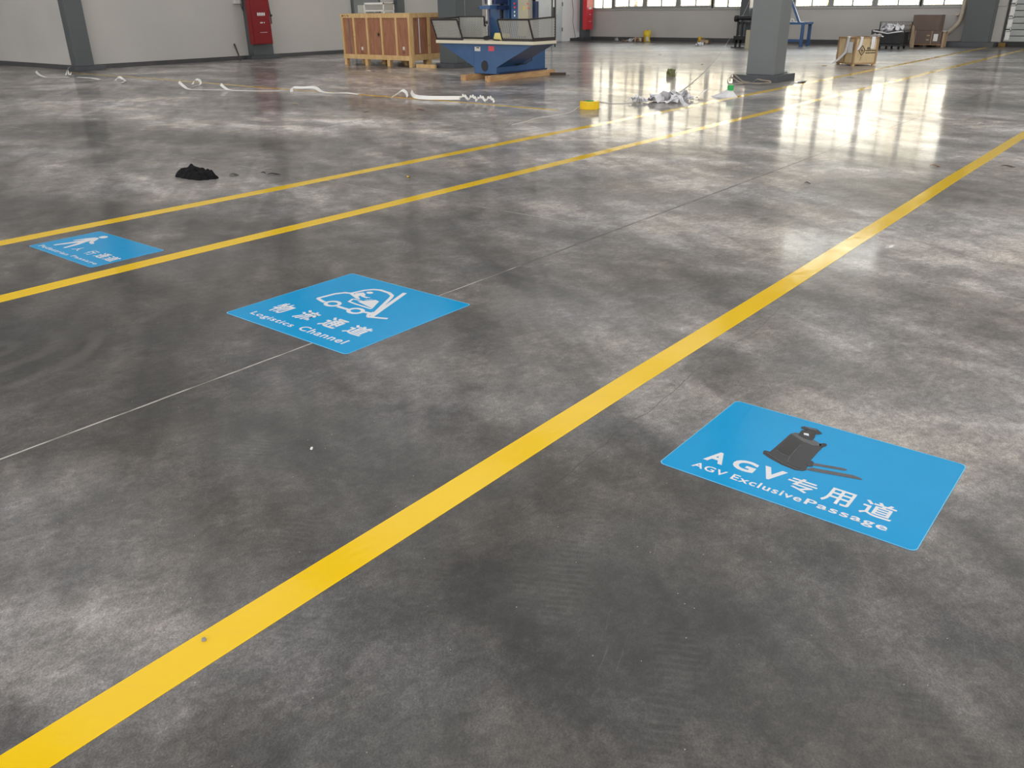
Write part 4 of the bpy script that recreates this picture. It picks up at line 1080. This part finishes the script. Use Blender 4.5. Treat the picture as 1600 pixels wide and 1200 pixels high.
crumple('plastic_film', 1006, 160, .08, .10, .10, M['film'], 8.2, 'small crumpled white film piece left of the biggest film pile', 'plastic film', group=gp)
crumple('plastic_film', 1040, 160, .20, .30, .16, M['film'], 4.2, 'biggest crumpled white film pile on the floor left of the front pillar', 'plastic film', group=gp, ridge=1.6)
crumple('plastic_film', 1064, 154, .26, .20, .14, M['film'], 6.7, 'crumpled white film behind the biggest film pile', 'plastic film', group=gp, ridge=1.5)
crumple('plastic_film', 1082, 157, .12, .13, .09, M['film'], 2.9, 'small white film scrap between the big pile and the pointed white sheet', 'plastic film', group=gp)
Pz = [G(1048, 153), G(1060, 160), G(1068, 165), G(1075, 167)]
MB().ribbon([Vector((p.x, p.y, z)) for p, z in zip(Pz, (.12, .08, .03, .004))], Vector((.10, .04, .05))).build('film_tail', M['film'], bpy.data.objects['plastic_film.002'])
a = G(1086, 155); b = G(1103, 151); c = G(1092, 150)
tag(MB().poly([(a.x, a.y, .01), (b.x, b.y, .10), (b.x + .1, b.y + .02, .12), (c.x + .15, c.y + .02, .06)], (.004, .002, .004)).build('pointed_sheet', M['film']), 'pointed white sheet standing between the film pile and the white bag', 'paper sheet')
# white bag with the green cap
c = G(1133, 151); t = thing('white_bag', (c.x, c.y, 0), 'crumpled white bag with a green cap in front of the front pillar', 'bag')
o = heap('bag_body', (c.x, c.y, 0), .20, .21, .06, M['film'], 5.1, 0, 34, peaks=((.0, -.42, .42, .085), (.1, .1, .5, .03)), ridge=.6)
o.parent = t; o.location = (0, 0, 0)
q = OX(1142, 134.5, c.x)
MB().cyl((c.x, q.y, .11), (c.x, q.y, q.z + .02), .055, .05, 18).build('green_cap', M['green'], t, smooth=True)
# web straps at the pillar foot
def loop_strap(pts, w, label, z=.0):
    P = [Vector((*G(px, py)[:2], zz)) for px, py, zz in pts]; Q = []
    n = len(P)
    for i in range(n - 1):
        p0, p1, p2, p3 = P[max(i - 1, 0)], P[i], P[i + 1], P[min(i + 2, n - 1)]
        for k in range(6):
            t = k / 6; Q.append(.5 * ((2 * p1) + (p2 - p0) * t + (2 * p0 - 5 * p1 + 4 * p2 - p3) * t * t + (3 * p1 - p0 - 3 * p2 + p3) * t ** 3))
    Q.append(P[-1])
    for q in Q: q.z = max(q.z, .005)
    return tag(MB().ribbon(Q, Vector((.09, .02, w * .22)), .005).build('web_strap', M['strap']), label, 'strap', 'web straps at the front pillar foot')
loop_strap([(1160, 133, .03), (1150, 133, .03), (1138, 133, .03), (1137, 130, .08), (1142, 129, .10), (1148, 130, .07), (1158, 132, .03), (1172, 132, .03)], .05, 'looped grey web strap at the left foot of the front pillar')
loop_strap([(1140, 131, .05), (1141, 129, .12), (1145, 128, .15), (1152, 129, .10), (1160, 131, .05), (1170, 131, .03)], .03, 'taller grey strap loop behind the first loop at the pillar foot')
loop_strap([(1175, 132.5, .03), (1185, 133, .03), (1196, 133, .04), (1204, 132.5, .04), (1202, 131.5, .06), (1190, 131.5, .08), (1182, 131, .09), (1176, 132, .05)], .045, 'folded grey web strap against the front face of the pillar plinth')
c = G(1230, 114); cz = Vector((18.1, 6.98 + .1, .135))
q = OX(1229, 112, 18.15)
tag(MB().cyl((18.14, q.y - .04, .175), (18.14, q.y + .06, .175), .038, .034, 16).build('crumpled_cup', M['white'], smooth=True), 'small white crumpled cup lying on the pillar plinth', 'cup')
P_ = [G(1236, 129), G(1248, 130), G(1259, 128), G(1249, 127)]
tag(MB().poly([(p.x, p.y, .003) for p in P_], (0, 0, .004)).build('paper_sheet', M['film']), 'flat white sheet lying at the right of the front pillar plinth', 'paper sheet')
P_ = [G(1246, 129.6), G(1256, 129.6), G(1260, 127.6), G(1255, 128.2)]
tag(MB().poly([(p.x, p.y, .009) for p in P_], (0, 0, .012)).build('black_scrap', M['rubber']), 'small black scrap on the flat white sheet by the front pillar', 'scrap')
c = G(1048, 119); b = MB()
b.box((c.x - .07, c.y - .065, 0), (c.x + .07, c.y + .065, .15)); bmesh.ops.subdivide_edges(b.bm, edges=b.bm.edges[:], cuts=4, use_grid_fill=True)
for v in b.bm.verts:
    k = noise.noise_vector(v.co * 14) * .035; v.co += Vector((k.x, k.y, k.z if v.co.z > .01 else 0)); v.co.z = max(v.co.z, 0)
tag(b.build('crushed_carton', M['khaki']), 'small crushed olive green carton standing alone left of the front pillar', 'carton')

# ------------------------------------------------------------------ small things on the near floor
c = G(319, 1001); tag(MB().cyl((c.x, c.y, .001), (c.x, c.y, .0075), .0065, .0055, 12).build('floor_stud', M['stone'], smooth=True), 'tiny round stone on the wide yellow tape', 'stone')
g1, g2 = G(1383, 388), G(1398, 382); a = math.atan2(g2.y - g1.y, g2.x - g1.x)
c = G(1390, 385); u = Vector((1, 0, 0)); v2 = Vector((0, 1, 0))
t = thing('metal_tag', (c.x, c.y, 0), 'small pale metal tag lying right of the wide yellow tape', 'tag')
MB().poly([G(1382, 388.5, .001), G(1396, 387.5, .001), G(1400, 382, .001), G(1386, 382.5, .001)], (0, 0, .002)).build('plate', M['sill'], t)
MB().poly([G(1388, 387, .0032), G(1394, 386.6, .0032), G(1397, 383, .0032), G(1391, 383.3, .0032)], (0, 0, .0006)).build('plate_centre', M['white'], t)
def leaf(px, py, L, Wd, m_, label, cat, ang, name='dry_leaf'):
    c = G(px, py); b = MB(); n = 10; rows = []
    for i in range(n + 1):
        t = i / n; w = Wd * math.sin(math.pi * min(t * .97 + .015, 1)) ** .7 / 2; x = (t - .5) * L
        row = []
        for s in (-1, 0, 1):
            row.append(b.bm.verts.new((c.x + x * math.cos(ang) - s * w * math.sin(ang), c.y + x * math.sin(ang) + s * w * math.cos(ang), .004 + .012 * abs(s) * (w / Wd) + .006 * math.sin(t * 5))))
        rows.append(row)
    for r1, r2 in zip(rows, rows[1:]):
        for k in (0, 1): b.bm.faces.new((r1[k], r1[k + 1], r2[k + 1], r2[k]))
    r = bmesh.ops.extrude_face_region(b.bm, geom=b.bm.faces[:])
    for v in [x for x in r['geom'] if isinstance(x, bmesh.types.BMVert)]: v.co.z += .002
    return tag(b.build(name, m_), label, cat)
leaf(1461, 260, .10, .055, M['leafbrown'], 'small dry brown leaf left of the wide yellow tape in the bright zone', 'leaf', -1.2)
leaf(1262, 287, .06, .02, M['stain'], 'tiny dark leaf near the long dark floor joint', 'leaf', -.9)
leaf(1534, 194, .12, .035, M['white'], 'tiny white scrap above the wide yellow tape', 'scrap', -1.0, 'paper_scrap')
leaf(1575, 261, .14, .03, M['brown'], 'thin dark sliver right of the wide yellow tape near the frame edge', 'scrap', -1.1, 'wood_sliver')
leaf(638, 277, .06, .03, M['tape'], 'tiny yellow tape scrap between the two far yellow tapes', 'scrap', .6, 'tape_scrap')
leaf(657, 172, .14, .06, mat('dark_red_scrap', rgb(120, 40, 36), .5), 'small dark red scrap beyond the yellow tapes', 'scrap', -.9, 'red_scrap')
leaf(576, 111, .12, .08, M['white'], 'small white chip on the floor in front of the crate feet', 'scrap', -1.0, 'paper_scrap')
leaf(584, 112, .10, .05, M['brown'], 'dark chip right beside the white chip before the crate', 'scrap', -1.0, 'dark_scrap')
leaf(573, 174.5, .10, .05, M['cardlight'], 'small tan chip on the open floor before the liner strips', 'scrap', -.6, 'tan_scrap')
leaf(461, 163, .12, .06, M['cardlight'], 'small tan chip on the floor below the folded liner strip', 'scrap', -.6, 'tan_scrap')
leaf(366, 274, .095, .075, M['stain'], 'flat dark scrap right of the black cloth', 'scrap', -.7, 'dark_scrap')
leaf(428, 273, .14, .028, M['rubber'], 'thin black strip on the floor joint right of the black cloth', 'scrap', -.8, 'rubber_strip')
leaf(412, 271, .05, .02, M['rubber'], 'tiny black scrap left of the thin black strip', 'scrap', -.8, 'dark_scrap')
leaf(888, 118, .08, .05, M['rubber'], 'tiny black chip right of the dark brown plank', 'scrap', -.8, 'dark_scrap')
leaf(1097, 101, .07, .05, M['rubber'], 'tiny black chip beside the hanging cord', 'scrap', -.8, 'dark_scrap')
leaf(1330, 122, .2, .05, M['rubber'], 'thin black chip on the far yellow tape by the pale wooden box', 'scrap', -1.2, 'dark_scrap')
leaf(407, 680, .05, .022, M['rubber'], 'tiny black chip between the forklift sticker and the wide yellow tape', 'scrap', .2, 'dark_scrap') if False else None
c = G(487, 702); tag(MB().obox((c.x, c.y, .004), ((.8, .6, 0), (-.6, .8, 0), (0, 0, 1)), (.014, .008, .007), .002).build('paper_crumb', M['white']), 'tiny white crumb on dark floor left of the wide yellow tape', 'crumb')

# ------------------------------------------------------------------ pale wooden box with hanging paper
def wood_box():
    C = G(1331, 103); A = G(1300.5, 99.5); B = G(1366, 101.8)
    e1 = Vector((A.x - C.x, A.y - C.y, 0)); e1.normalize(); e2 = Vector((-e1.y, e1.x, 0))
    if e2.dot(B - C) < 0: e2 = -e2
    w1 = .80; w2 = .66; h = .66
    t = thing('wooden_box', ((C + e1 * w1 / 2 + e2 * w2 / 2)), 'pale wooden box with black diamond stencil and hanging paper right of the front pillar', 'box')
    up = Vector((0, 0, 1)); O = Vector((C.x, C.y, 0))
    def P(a, b, z): return O + e1 * a + e2 * b + up * z
    def slab(name, c0, c1, m_, bev=0.0):
        c0 = Vector(c0); c1 = Vector(c1); ctr = (c0 + c1) / 2; d = c1 - c0
        return MB().obox(P(*ctr), (e1, e2, up), tuple(abs(q) for q in d), bev).build(name, m_, t)
    slab('front_panel', (.02, .012, .05), (w1 - .02, .03, h), M['crateply'])
    slab('side_panel', (.012, .02, .05), (.03, w2 - .02, h), M['crateply'])
    slab('back_panel', (.02, w2 - .03, .05), (w1 - .02, w2 - .012, h), M['crateply'])
    slab('side_panel', (w1 - .03, .02, .05), (w1 - .012, w2 - .02, h), M['crateply'])
    slab('base', (0, 0, .03), (w1, w2, .07), M['cratebatten'])
    for a, b in ((.02, .02), (w1 - .08, .02), (.02, w2 - .08), (w1 - .08, w2 - .08)): slab('foot', (a, b, 0), (a + .06, b + .06, .03), M['pine'])
    for a in (0.0, .40, w1 - .05): slab('batten', (a, 0, .07), (a + .05, .012, h), M['cratebatten'])
    for b in (0.0001, w2 - .05): slab('batten', (0.0, b, .07), (.012, b + .05, h), M['cratebatten'])
    slab('top_rail', (0, 0, h - .03), (w1, .03, h + .01), M['cratebatten']); slab('top_rail', (0, .03, h - .03), (.03, w2, h + .01), M['cratebatten'])
    slab('top_rail', (0, w2 - .03, h - .03), (w1, w2, h + .01), M['cratebatten']); slab('top_rail', (w1 - .03, 0, h - .03), (w1, w2, h + .01), M['cratebatten'])
    # stencil on the face that looks right
    b = MB()
    def S(bq, z): return P(-.001 + .0, bq, z)
    def strip(p, q, wd=.012):
        p = Vector((p[0], p[1], 0)); q = Vector((q[0], q[1], 0)); d_ = (q - p).normalized(); s_ = Vector((-d_.y, d_.x, 0)) * wd / 2
        b.poly([P(.0108, *((v).to_2d())) for v in (p - s_, q - s_, q + s_, p + s_)], e1 * -.002)
    cx_, cz_ = .225, .36
    dm = [(cx_ - .085, cz_), (cx_, cz_ + .115), (cx_ + .085, cz_), (cx_, cz_ - .115)]
    for i in range(4): strip(dm[i], dm[(i + 1) % 4], .018)
    strip((cx_ - .05, cz_), (cx_ + .05, cz_)); strip((cx_, cz_ - .065), (cx_, cz_ + .065)); strip((cx_, cz_ - .14), (cx_ + -.02, cz_ - .24), .01)
    strip((cx_ - .03, cz_ + .03), (cx_ + .03, cz_ - .03), .007)
    b.build('stencil_emblem', M['ink'], t)
    b = MB()
    rr = random.Random(5)
    for z in (.42, .39):
        x = .36
        while x < .46: strip((x, z), (x + .014, z), .022); x += .019
    for z in (.355, .30):
        x = .33
        while x < .60: L = rr.uniform(.012, .022); strip((x, z), (x + L, z), .026); x += L + .007
    b.build('stencil_writing', M['ink'], t)
    # paper and film strips hanging over the edge
    f = MB(); f.ribbon([P(.30, .05, h + .02), P(.30, -.012, h + .015), P(.31, -.02, .45), P(.36, -.02, .30), P(.52, -.08, .15), P(.66, -.14, .03), P(.78, -.20, .008)], e1 * .13, .002)
    f.build('hanging_film', M['film'], t)
    MB().ribbon([P(.16, -.0145, .56), P(.16, -.0145, .30)], e1 * .20, .001).build('packing_sheet', M['film'], t)
    MB().ribbon([P(.05, .18, h + .02), P(-.010, .17, h + .015), P(-.012, .15, .50), P(-.012, .09, .38)], e2 * .07, .002).build('hanging_film', M['film'], t)
    MB().ribbon([P(.05, .50, h + .02), P(-.010, .49, h + .015), P(-.014, .49, .50), P(-.012, .48, .40)], e2 * .10, .002).build('hanging_film', M['film'], t)
    sheets('film_bundle', tuple(P(.10, w2 - .03, 0)), .15, .18, .10, M['film'], 3.1, 8, t, h)
    return t
wood_box()
# film strip on floor left of box
a = G(1288, 103)
tag(MB().poly([G(1284, 102.6, .003), G(1290, 103, .003), G(1292, 102, .003), G(1286, 101.6, .003)], (0, 0, .006)).build('paper_scrap', M['cardlight']), 'tiny paper scrap left of the pale wooden box', 'scrap')

# ------------------------------------------------------------------ black roll cage with white film
def cage():
    X = 31.7; y1, y0 = OX(1361, 60, X).y, OX(1411, 60, X).y; x0, x1 = X, X + .8
    t = thing('wire_cage', (X + .4, (y0 + y1) / 2, 0), 'black wire cage on small wheels with white film on top behind the pale wooden box', 'cage')
    h = OX(1380, 47, X).z; hb = OX(1390, 34, x1).z
    for x in (x0 + .08, x1 - .08):
        for y in (y0 + .12, (y0 + y1) / 2, y1 - .12):
            MB().cyl((x, y - .02, .05), (x, y + .02, .05), .05, seg=16).build('caster', M['rubber'], t)
    MB().box((x0, y0, .10), (x1, y1, .15)).build('base_frame', M['black'], t)
    MB().box((x0 + .04, y0 + .04, .15), (x1 - .04, y1 - .04, h - .06), .03).build('wrapped_load', mat('black_wrapped_goods', rgb(36, 38, 42), .35, bump=.8, bscale=9), t)
    def panel(name, p, q, z0, z1, n):
        b = MB(); p = Vector(p); q = Vector(q)
        for i in range(n + 1):
            c = p.lerp(q, i / n); b.bar((c.x, c.y, z0), (c.x, c.y, z1), .009, .009)
        k = 6
        for i in range(k + 1):
            z = z0 + (z1 - z0) * i / k; b.bar((p.x, p.y, z), (q.x, q.y, z), .010, .010)
        b.build(name, M['black'], t)
    panel('wire_panel', (x0, y0, 0), (x0, y1, 0), .15, h, 20); panel('wire_panel', (x1, y0, 0), (x1, y1, 0), .15, hb, 20)
    panel('wire_panel', (x0, y0, 0), (x1, y0, 0), .15, h, 12); panel('wire_panel', (x0, y1, 0), (x1, y1, 0), .15, h, 12)
    for x, y, z in ((x0, y0, h), (x0, y1, h), (x1, y0, hb), (x1, y1, hb)): MB().cyl((x, y, .12), (x, y, z), .018, seg=10).build('corner_post', M['black'], t)
    sheets('film_cover', (x0 + .35, (y0 + y1) / 2, 0), .32, (y1 - y0) / 2 * .72, .27, M['film'], 9.1, 22, t, h - .06)
    f = MB(); f.ribbon([(x0 - .02, y1 - .03, h - .02), (x0 - .03, (y0 + y1) / 2, h - .10), (x0 - .02, y0 + .05, h - .03)], Vector((0, 0, .035)), .002); f.build('film_band', M['film'], t)
cage()
# dangling wrap between cage and boxes
a = OX(1416, 74, 32.4); b = OX(1418, 45, 32.4)
t0 = MB()
t0.poly([(32.7, b.y + .05, .78), (32.7, b.y - .12, .70), (32.7, a.y - .15, .02), (32.7, a.y - .04, .02), (32.7, b.y - .01, .4)], (.05, 0, 0))
tag(t0.build('wrapping_sheet', M['cardlight']), 'pale wrapping sheet hanging between the wire cage and the brown boxes', 'paper sheet')
# ------------------------------------------------------------------ brown cardboard boxes on a pallet
def brown_boxes():
    X = 33.6
    yl, yr = OX(1421, 74, X).y, OX(1467, 74, X).y
    t = thing('low_pallet', (X + .4, (yl + yr) / 2, 0), 'low wooden pallet under the two brown cardboard boxes', 'pallet')
    for i in range(5): MB().box((X + .02 + i * .17, yr - .02, .07), (X + .13 + i * .17, yl, .095)).build('deck_board', M['timber'], t)
    for y in (yr, (yl + yr) / 2 - .05, yl - .12): MB().box((X + .02, y, 0), (X + .81, y + .10, .07)).build('bearer', M['brown'], t)
    zb = OX(1440, 48, X).z; zt = OX(1440, 23, X).z
    t = thing('cardboard_box', (X + .4, (yl + yr) / 2, .096), 'lower brown cardboard box with straps standing on the low pallet', 'box', 'stacked brown cardboard boxes')
    MB().box((X, yr, .097), (X + .58, yl, zb), .008).build('box_body', M['card'], t)
    for q in (1429, 1455):
        y = OX(q, 60, X).y; MB().box((X - .004, y - .01, .097), (X + .584, y + .01, zb + .003)).build('strap', M['cardlight'], t)
    y = OX(1462, 60, X).y; MB().box((X - .005, y - .06, .2), (X, y + .08, .43)).build('paper_sheet', M['white'], t)
    for z in (.36, .22):
        y = OX(1450, 60, X).y; MB().box((X - .003, y - .04, z), (X, y + .06, z + .04)).build('printed_mark', M['cardlight'], t)
    ya, yb_ = OX(1425, 40, X).y, OX(1468, 40, X).y
    t = thing('cardboard_box', (X + .4, (ya + yb_) / 2, zb), 'upper plain brown cardboard box stacked near the drain pipe', 'box', 'stacked brown cardboard boxes')
    MB().box((X + .02, yb_, zb + .005), (X + .58, ya, zt), .008).build('box_body', M['card'], t)
    MB().box((X + .02, (ya + yb_) / 2 - .03, zt - .002), (X + .58, (ya + yb_) / 2 + .03, zt + .001)).build('sealing_tape', M['cardlight'], t)
    a = OX(1470, 49, X); t = MB().box((X + .05, a.y - .16, zb - .03), (X + .5, yr - .005, zb + .0), .004).build('foam_slab', M['sill']); tag(t, 'thin pale slab leaning at the right of the brown boxes', 'slab')
    b = MB(); b.box((X + .08, a.y - .14, 0), (X + .13, yr - .03, zb - .03)); b.box((X + .40, a.y - .14, 0), (X + .45, yr - .03, zb - .03))
    tag(b.build('support_stack', M['cardlight']), 'tan support under the thin slab right of the brown boxes', 'support')
brown_boxes()

# ------------------------------------------------------------------ black roller stand and blue frame behind the front pillar
def stand():
    X = 30.6
    def Yp(px, py=40): return OX(px, py, X).y
    def Z(px, py): return OX(px, py, X).z
    t = thing('roller_stand', (X + .3, Yp(1162), 0), 'black steel roller stand half hidden behind the front pillar', 'machine')
    ya, yb_ = Yp(1152), Yp(1185)
    MB().cyl((X, ya + .05, Z(1152, 28)), (X, yb_, Z(1152, 28)), .075, seg=20).build('roller', M['black'], t, smooth=True)
    MB().cyl((X, ya + .1, Z(1152, 29)), (X, ya - .02, Z(1152, 29)), .11, seg=20).build('roller_end', M['rubber'], t, smooth=True)
    MB().box((X + .05, yb_, Z(1152, 38)), (X + .12, ya, Z(1152, 34))).build('cross_bar', M['black'], t)
    for y in (ya - .02, Yp(1159.5)): MB().box((X, y - .03, .15), (X + .06, y + .03, Z(1152, 27))).build('upright', M['black'], t)
    MB().box((X - .02, yb_, Z(1152, 62)), (X + .3, ya + .10, Z(1152, 56)), .01).build('lower_beam', M['black'], t)
    MB().box((X - .0, yb_, Z(1152, 67)), (X + .2, ya + .12, Z(1152, 62)), .01).build('lower_tray', M['rubber'], t)
    for q in (1148.5, 1155.5): MB().box((X - .0, OX(q, 70, X).y - .03, .02), (X + .06, OX(q, 70, X).y + .03, .2)).build('leg', M['black'], t)
    MB().box((X - .02, OX(1161, 74, X).y, 0), (X + .08, OX(1142, 74, X).y, .03)).build('foot_bar', M['black'], t)
    MB().box((X + .25, yb_, .2), (X + .32, Yp(1160), .80)).build('dark_panel', M['plinth'], t)
    g = thing('grey_carton', (X + .0, Yp(1169, 60), 0), 'pale grey carton between the roller stand and the front pillar', 'carton')
    g.location.x = X - .5
    a = OX(1164, 68, X - .5); b = OX(1176, 68, X - .5)
    MB().box((X - .5, b.y, 0), (X - .3, a.y, OX(1166, 47, X - .5).z), .005).build('carton_body', M['beige'], g)
    MB().box((X - .502, b.y, OX(1166, 47, X - .5).z - .05), (X - .5, a.y, OX(1166, 47, X - .5).z - .02)).build('sealing_tape', M['cardlight'], g)
    X = 32.3
    t = thing('blue_frame', (X + .3, OX(1245, 60, X).y, 0), 'blue steel frame stand with slanted brace right behind the front pillar', 'stand')
    y = OX(1251.5, 60, X).y; zt = OX(1250, 37, X).z; yl_ = OX(1200, 60, X).y
    for yy in (y, yl_):
        for xx in (X, X + .7): MB().box((xx, yy - .06, 0), (xx + .08, yy + .05, zt)).build('leg', M['blue'], t)
    MB().box((X, y - .10, zt - .03), (X + .8, yl_ + .05, zt + .05), .004).build('table_rail', M['blue'], t)
    MB().box((X + .01, y, .16), (X + .07, yl_, .24)).build('low_bar', M['blue'], t)
    a = OX(1249, 35, X + .1); b = OX(1236.5, 0, X + .1); 
    MB().bar((X + .1, a.y, zt + .03), (X + .1, b.y + .12, b.z + .25), .08, .08, up=(1, 0, 0)).build('slant_brace', M['blue'], t)
    MB().box((X + .2, y - .08, zt + .05), (X + .4, y + .05, zt + .08)).build('end_plate', M['sill'], t)
    p = OX(1240, 32, X + .1)
    MB().tube([(X + .08, p.y + .12, zt + .05), (X + .08, p.y + .08, zt + .17), (X + .08, p.y, zt + .14), (X + .08, p.y - .04, zt + .05)], .022, 8).build('white_hose', M['white'], t)
    p = OX(1234, 60, X); tag(MB().cyl((X - .1, p.y, .24), (X - .1, p.y, .55), .05, .02, 12).build('white_bundle', M['white'], smooth=True), 'small white bundle hanging by the low bar of the blue frame', 'bundle') if False else None
stand()

# ------------------------------------------------------------------ litter along the back wall
c = G(1012, 64.3); c.x = min(c.x, 34.4)
p0 = OX(1006, 62, c.x); p1 = OX(1015.5, 62, c.x); zt = OX(1011, 47.5, c.x).z
ym, rw = (p0.y + p1.y) / 2, (p0.y - p1.y) / 2
t = thing('yellow_bag', (c.x, ym, 0), 'yellow and white plastic sack standing by the back wall under the windows', 'sack')
b = MB(); rings = []
for k in range(9):
    z = zt * k / 8; r = rw * (1.05 - .12 * math.sin(k * .9)) * (1 if k < 8 else .8)
    rings.append([b.bm.verts.new((c.x + r * .7 * math.cos(a) * (1 + .12 * math.sin(3 * a + k)), ym + r * math.sin(a) * (1 + .10 * math.cos(4 * a + k * .7)), z + .02 * math.sin(3 * a) * (k == 8))) for a in [j * math.pi / 10 for j in range(20)]])
for A, B in zip(rings, rings[1:]):
    for j in range(20): b.bm.faces.new((A[j], A[(j + 1) % 20], B[(j + 1) % 20], B[j]))
b.bm.faces.new(rings[0][::-1]); b.bm.faces.new(rings[-1])
b.build('sack_body', M['yellowplastic'], t, smooth=True)
MB().box((c.x - rw * .82, ym - rw * .9, .02), (c.x - rw * .6, ym - rw * .1, zt * .45), .02).build('white_print', M['film'], t)
def far_heap(name, px, py, lx, ly, h, m_, seed, label, cat, group=None):
    c = G(px, py); c.x = min(c.x, 34.2); c.y = OX(px, py, c.x).y
    return tag(sheets(name, (c.x, c.y, 0), lx, ly, h, m_, seed, 8), label, cat, group)
gl = 'litter heaps by the back wall'
far_heap('plastic_film', 963.5, 64, .12, .10, .19, M['clear'], 2.1, 'round clear plastic lump at the left end of the back wall litter', 'plastic film', gl)
far_heap('plastic_film', 974.5, 65, .12, .11, .10, M['cardlight'], 3.1, 'tiny tan lump right of the round clear plastic lump', 'litter', gl)
far_heap('plastic_film', 984, 65, .25, .20, .13, M['film'], 4.4, 'low white film heap in the middle of the back wall litter', 'plastic film', gl)
far_heap('packing_litter', 997, 65, .3, .30, .22, M['cardlight'], 5.9, 'tan packing litter heap touching the yellow sack', 'litter', gl)
far_heap('litter_box', 1100, 68.5, .3, .22, .20, M['cardlight'], 6.3, 'low tan carton heap near the back wall', 'carton')
far_heap('white_bundle', 1092, 72, .25, .17, .17, M['film'], 7.1, 'low white bundle in front of the tan carton heap', 'bundle')
far_heap('yellow_scrap', 1095, 66.5, .15, .10, .30, M['yellowplastic'], 8.5, 'small yellow scrap on top of the tan carton heap', 'scrap')
for i, (px, py, lab) in enumerate(((966, 68.5, 'tiny dark chip below the clear plastic lump'), (982, 74.5, 'tiny dark chip below the middle of the back wall litter'), (1022, 71, 'tiny dark chip right below the yellow sack'), (1045, 68, 'tiny dark chip between the yellow sack and the tan carton'), (1119, 72, 'tiny brown chips right of the white bundle'), (905, 113, 'tiny dark chip right of the brown plank end'), (1032, 86, 'tiny pale chip on the bright far floor'))):
    leaf(px, py, .12, .09, M['brown'] if i < 6 else M['cardlight'], lab, 'scrap', -1.2, 'floor_chip')
crumple('mud_clump', 35, 500, .01, .01, .004, M['stain'], 1, 'x', 'x') if False else None
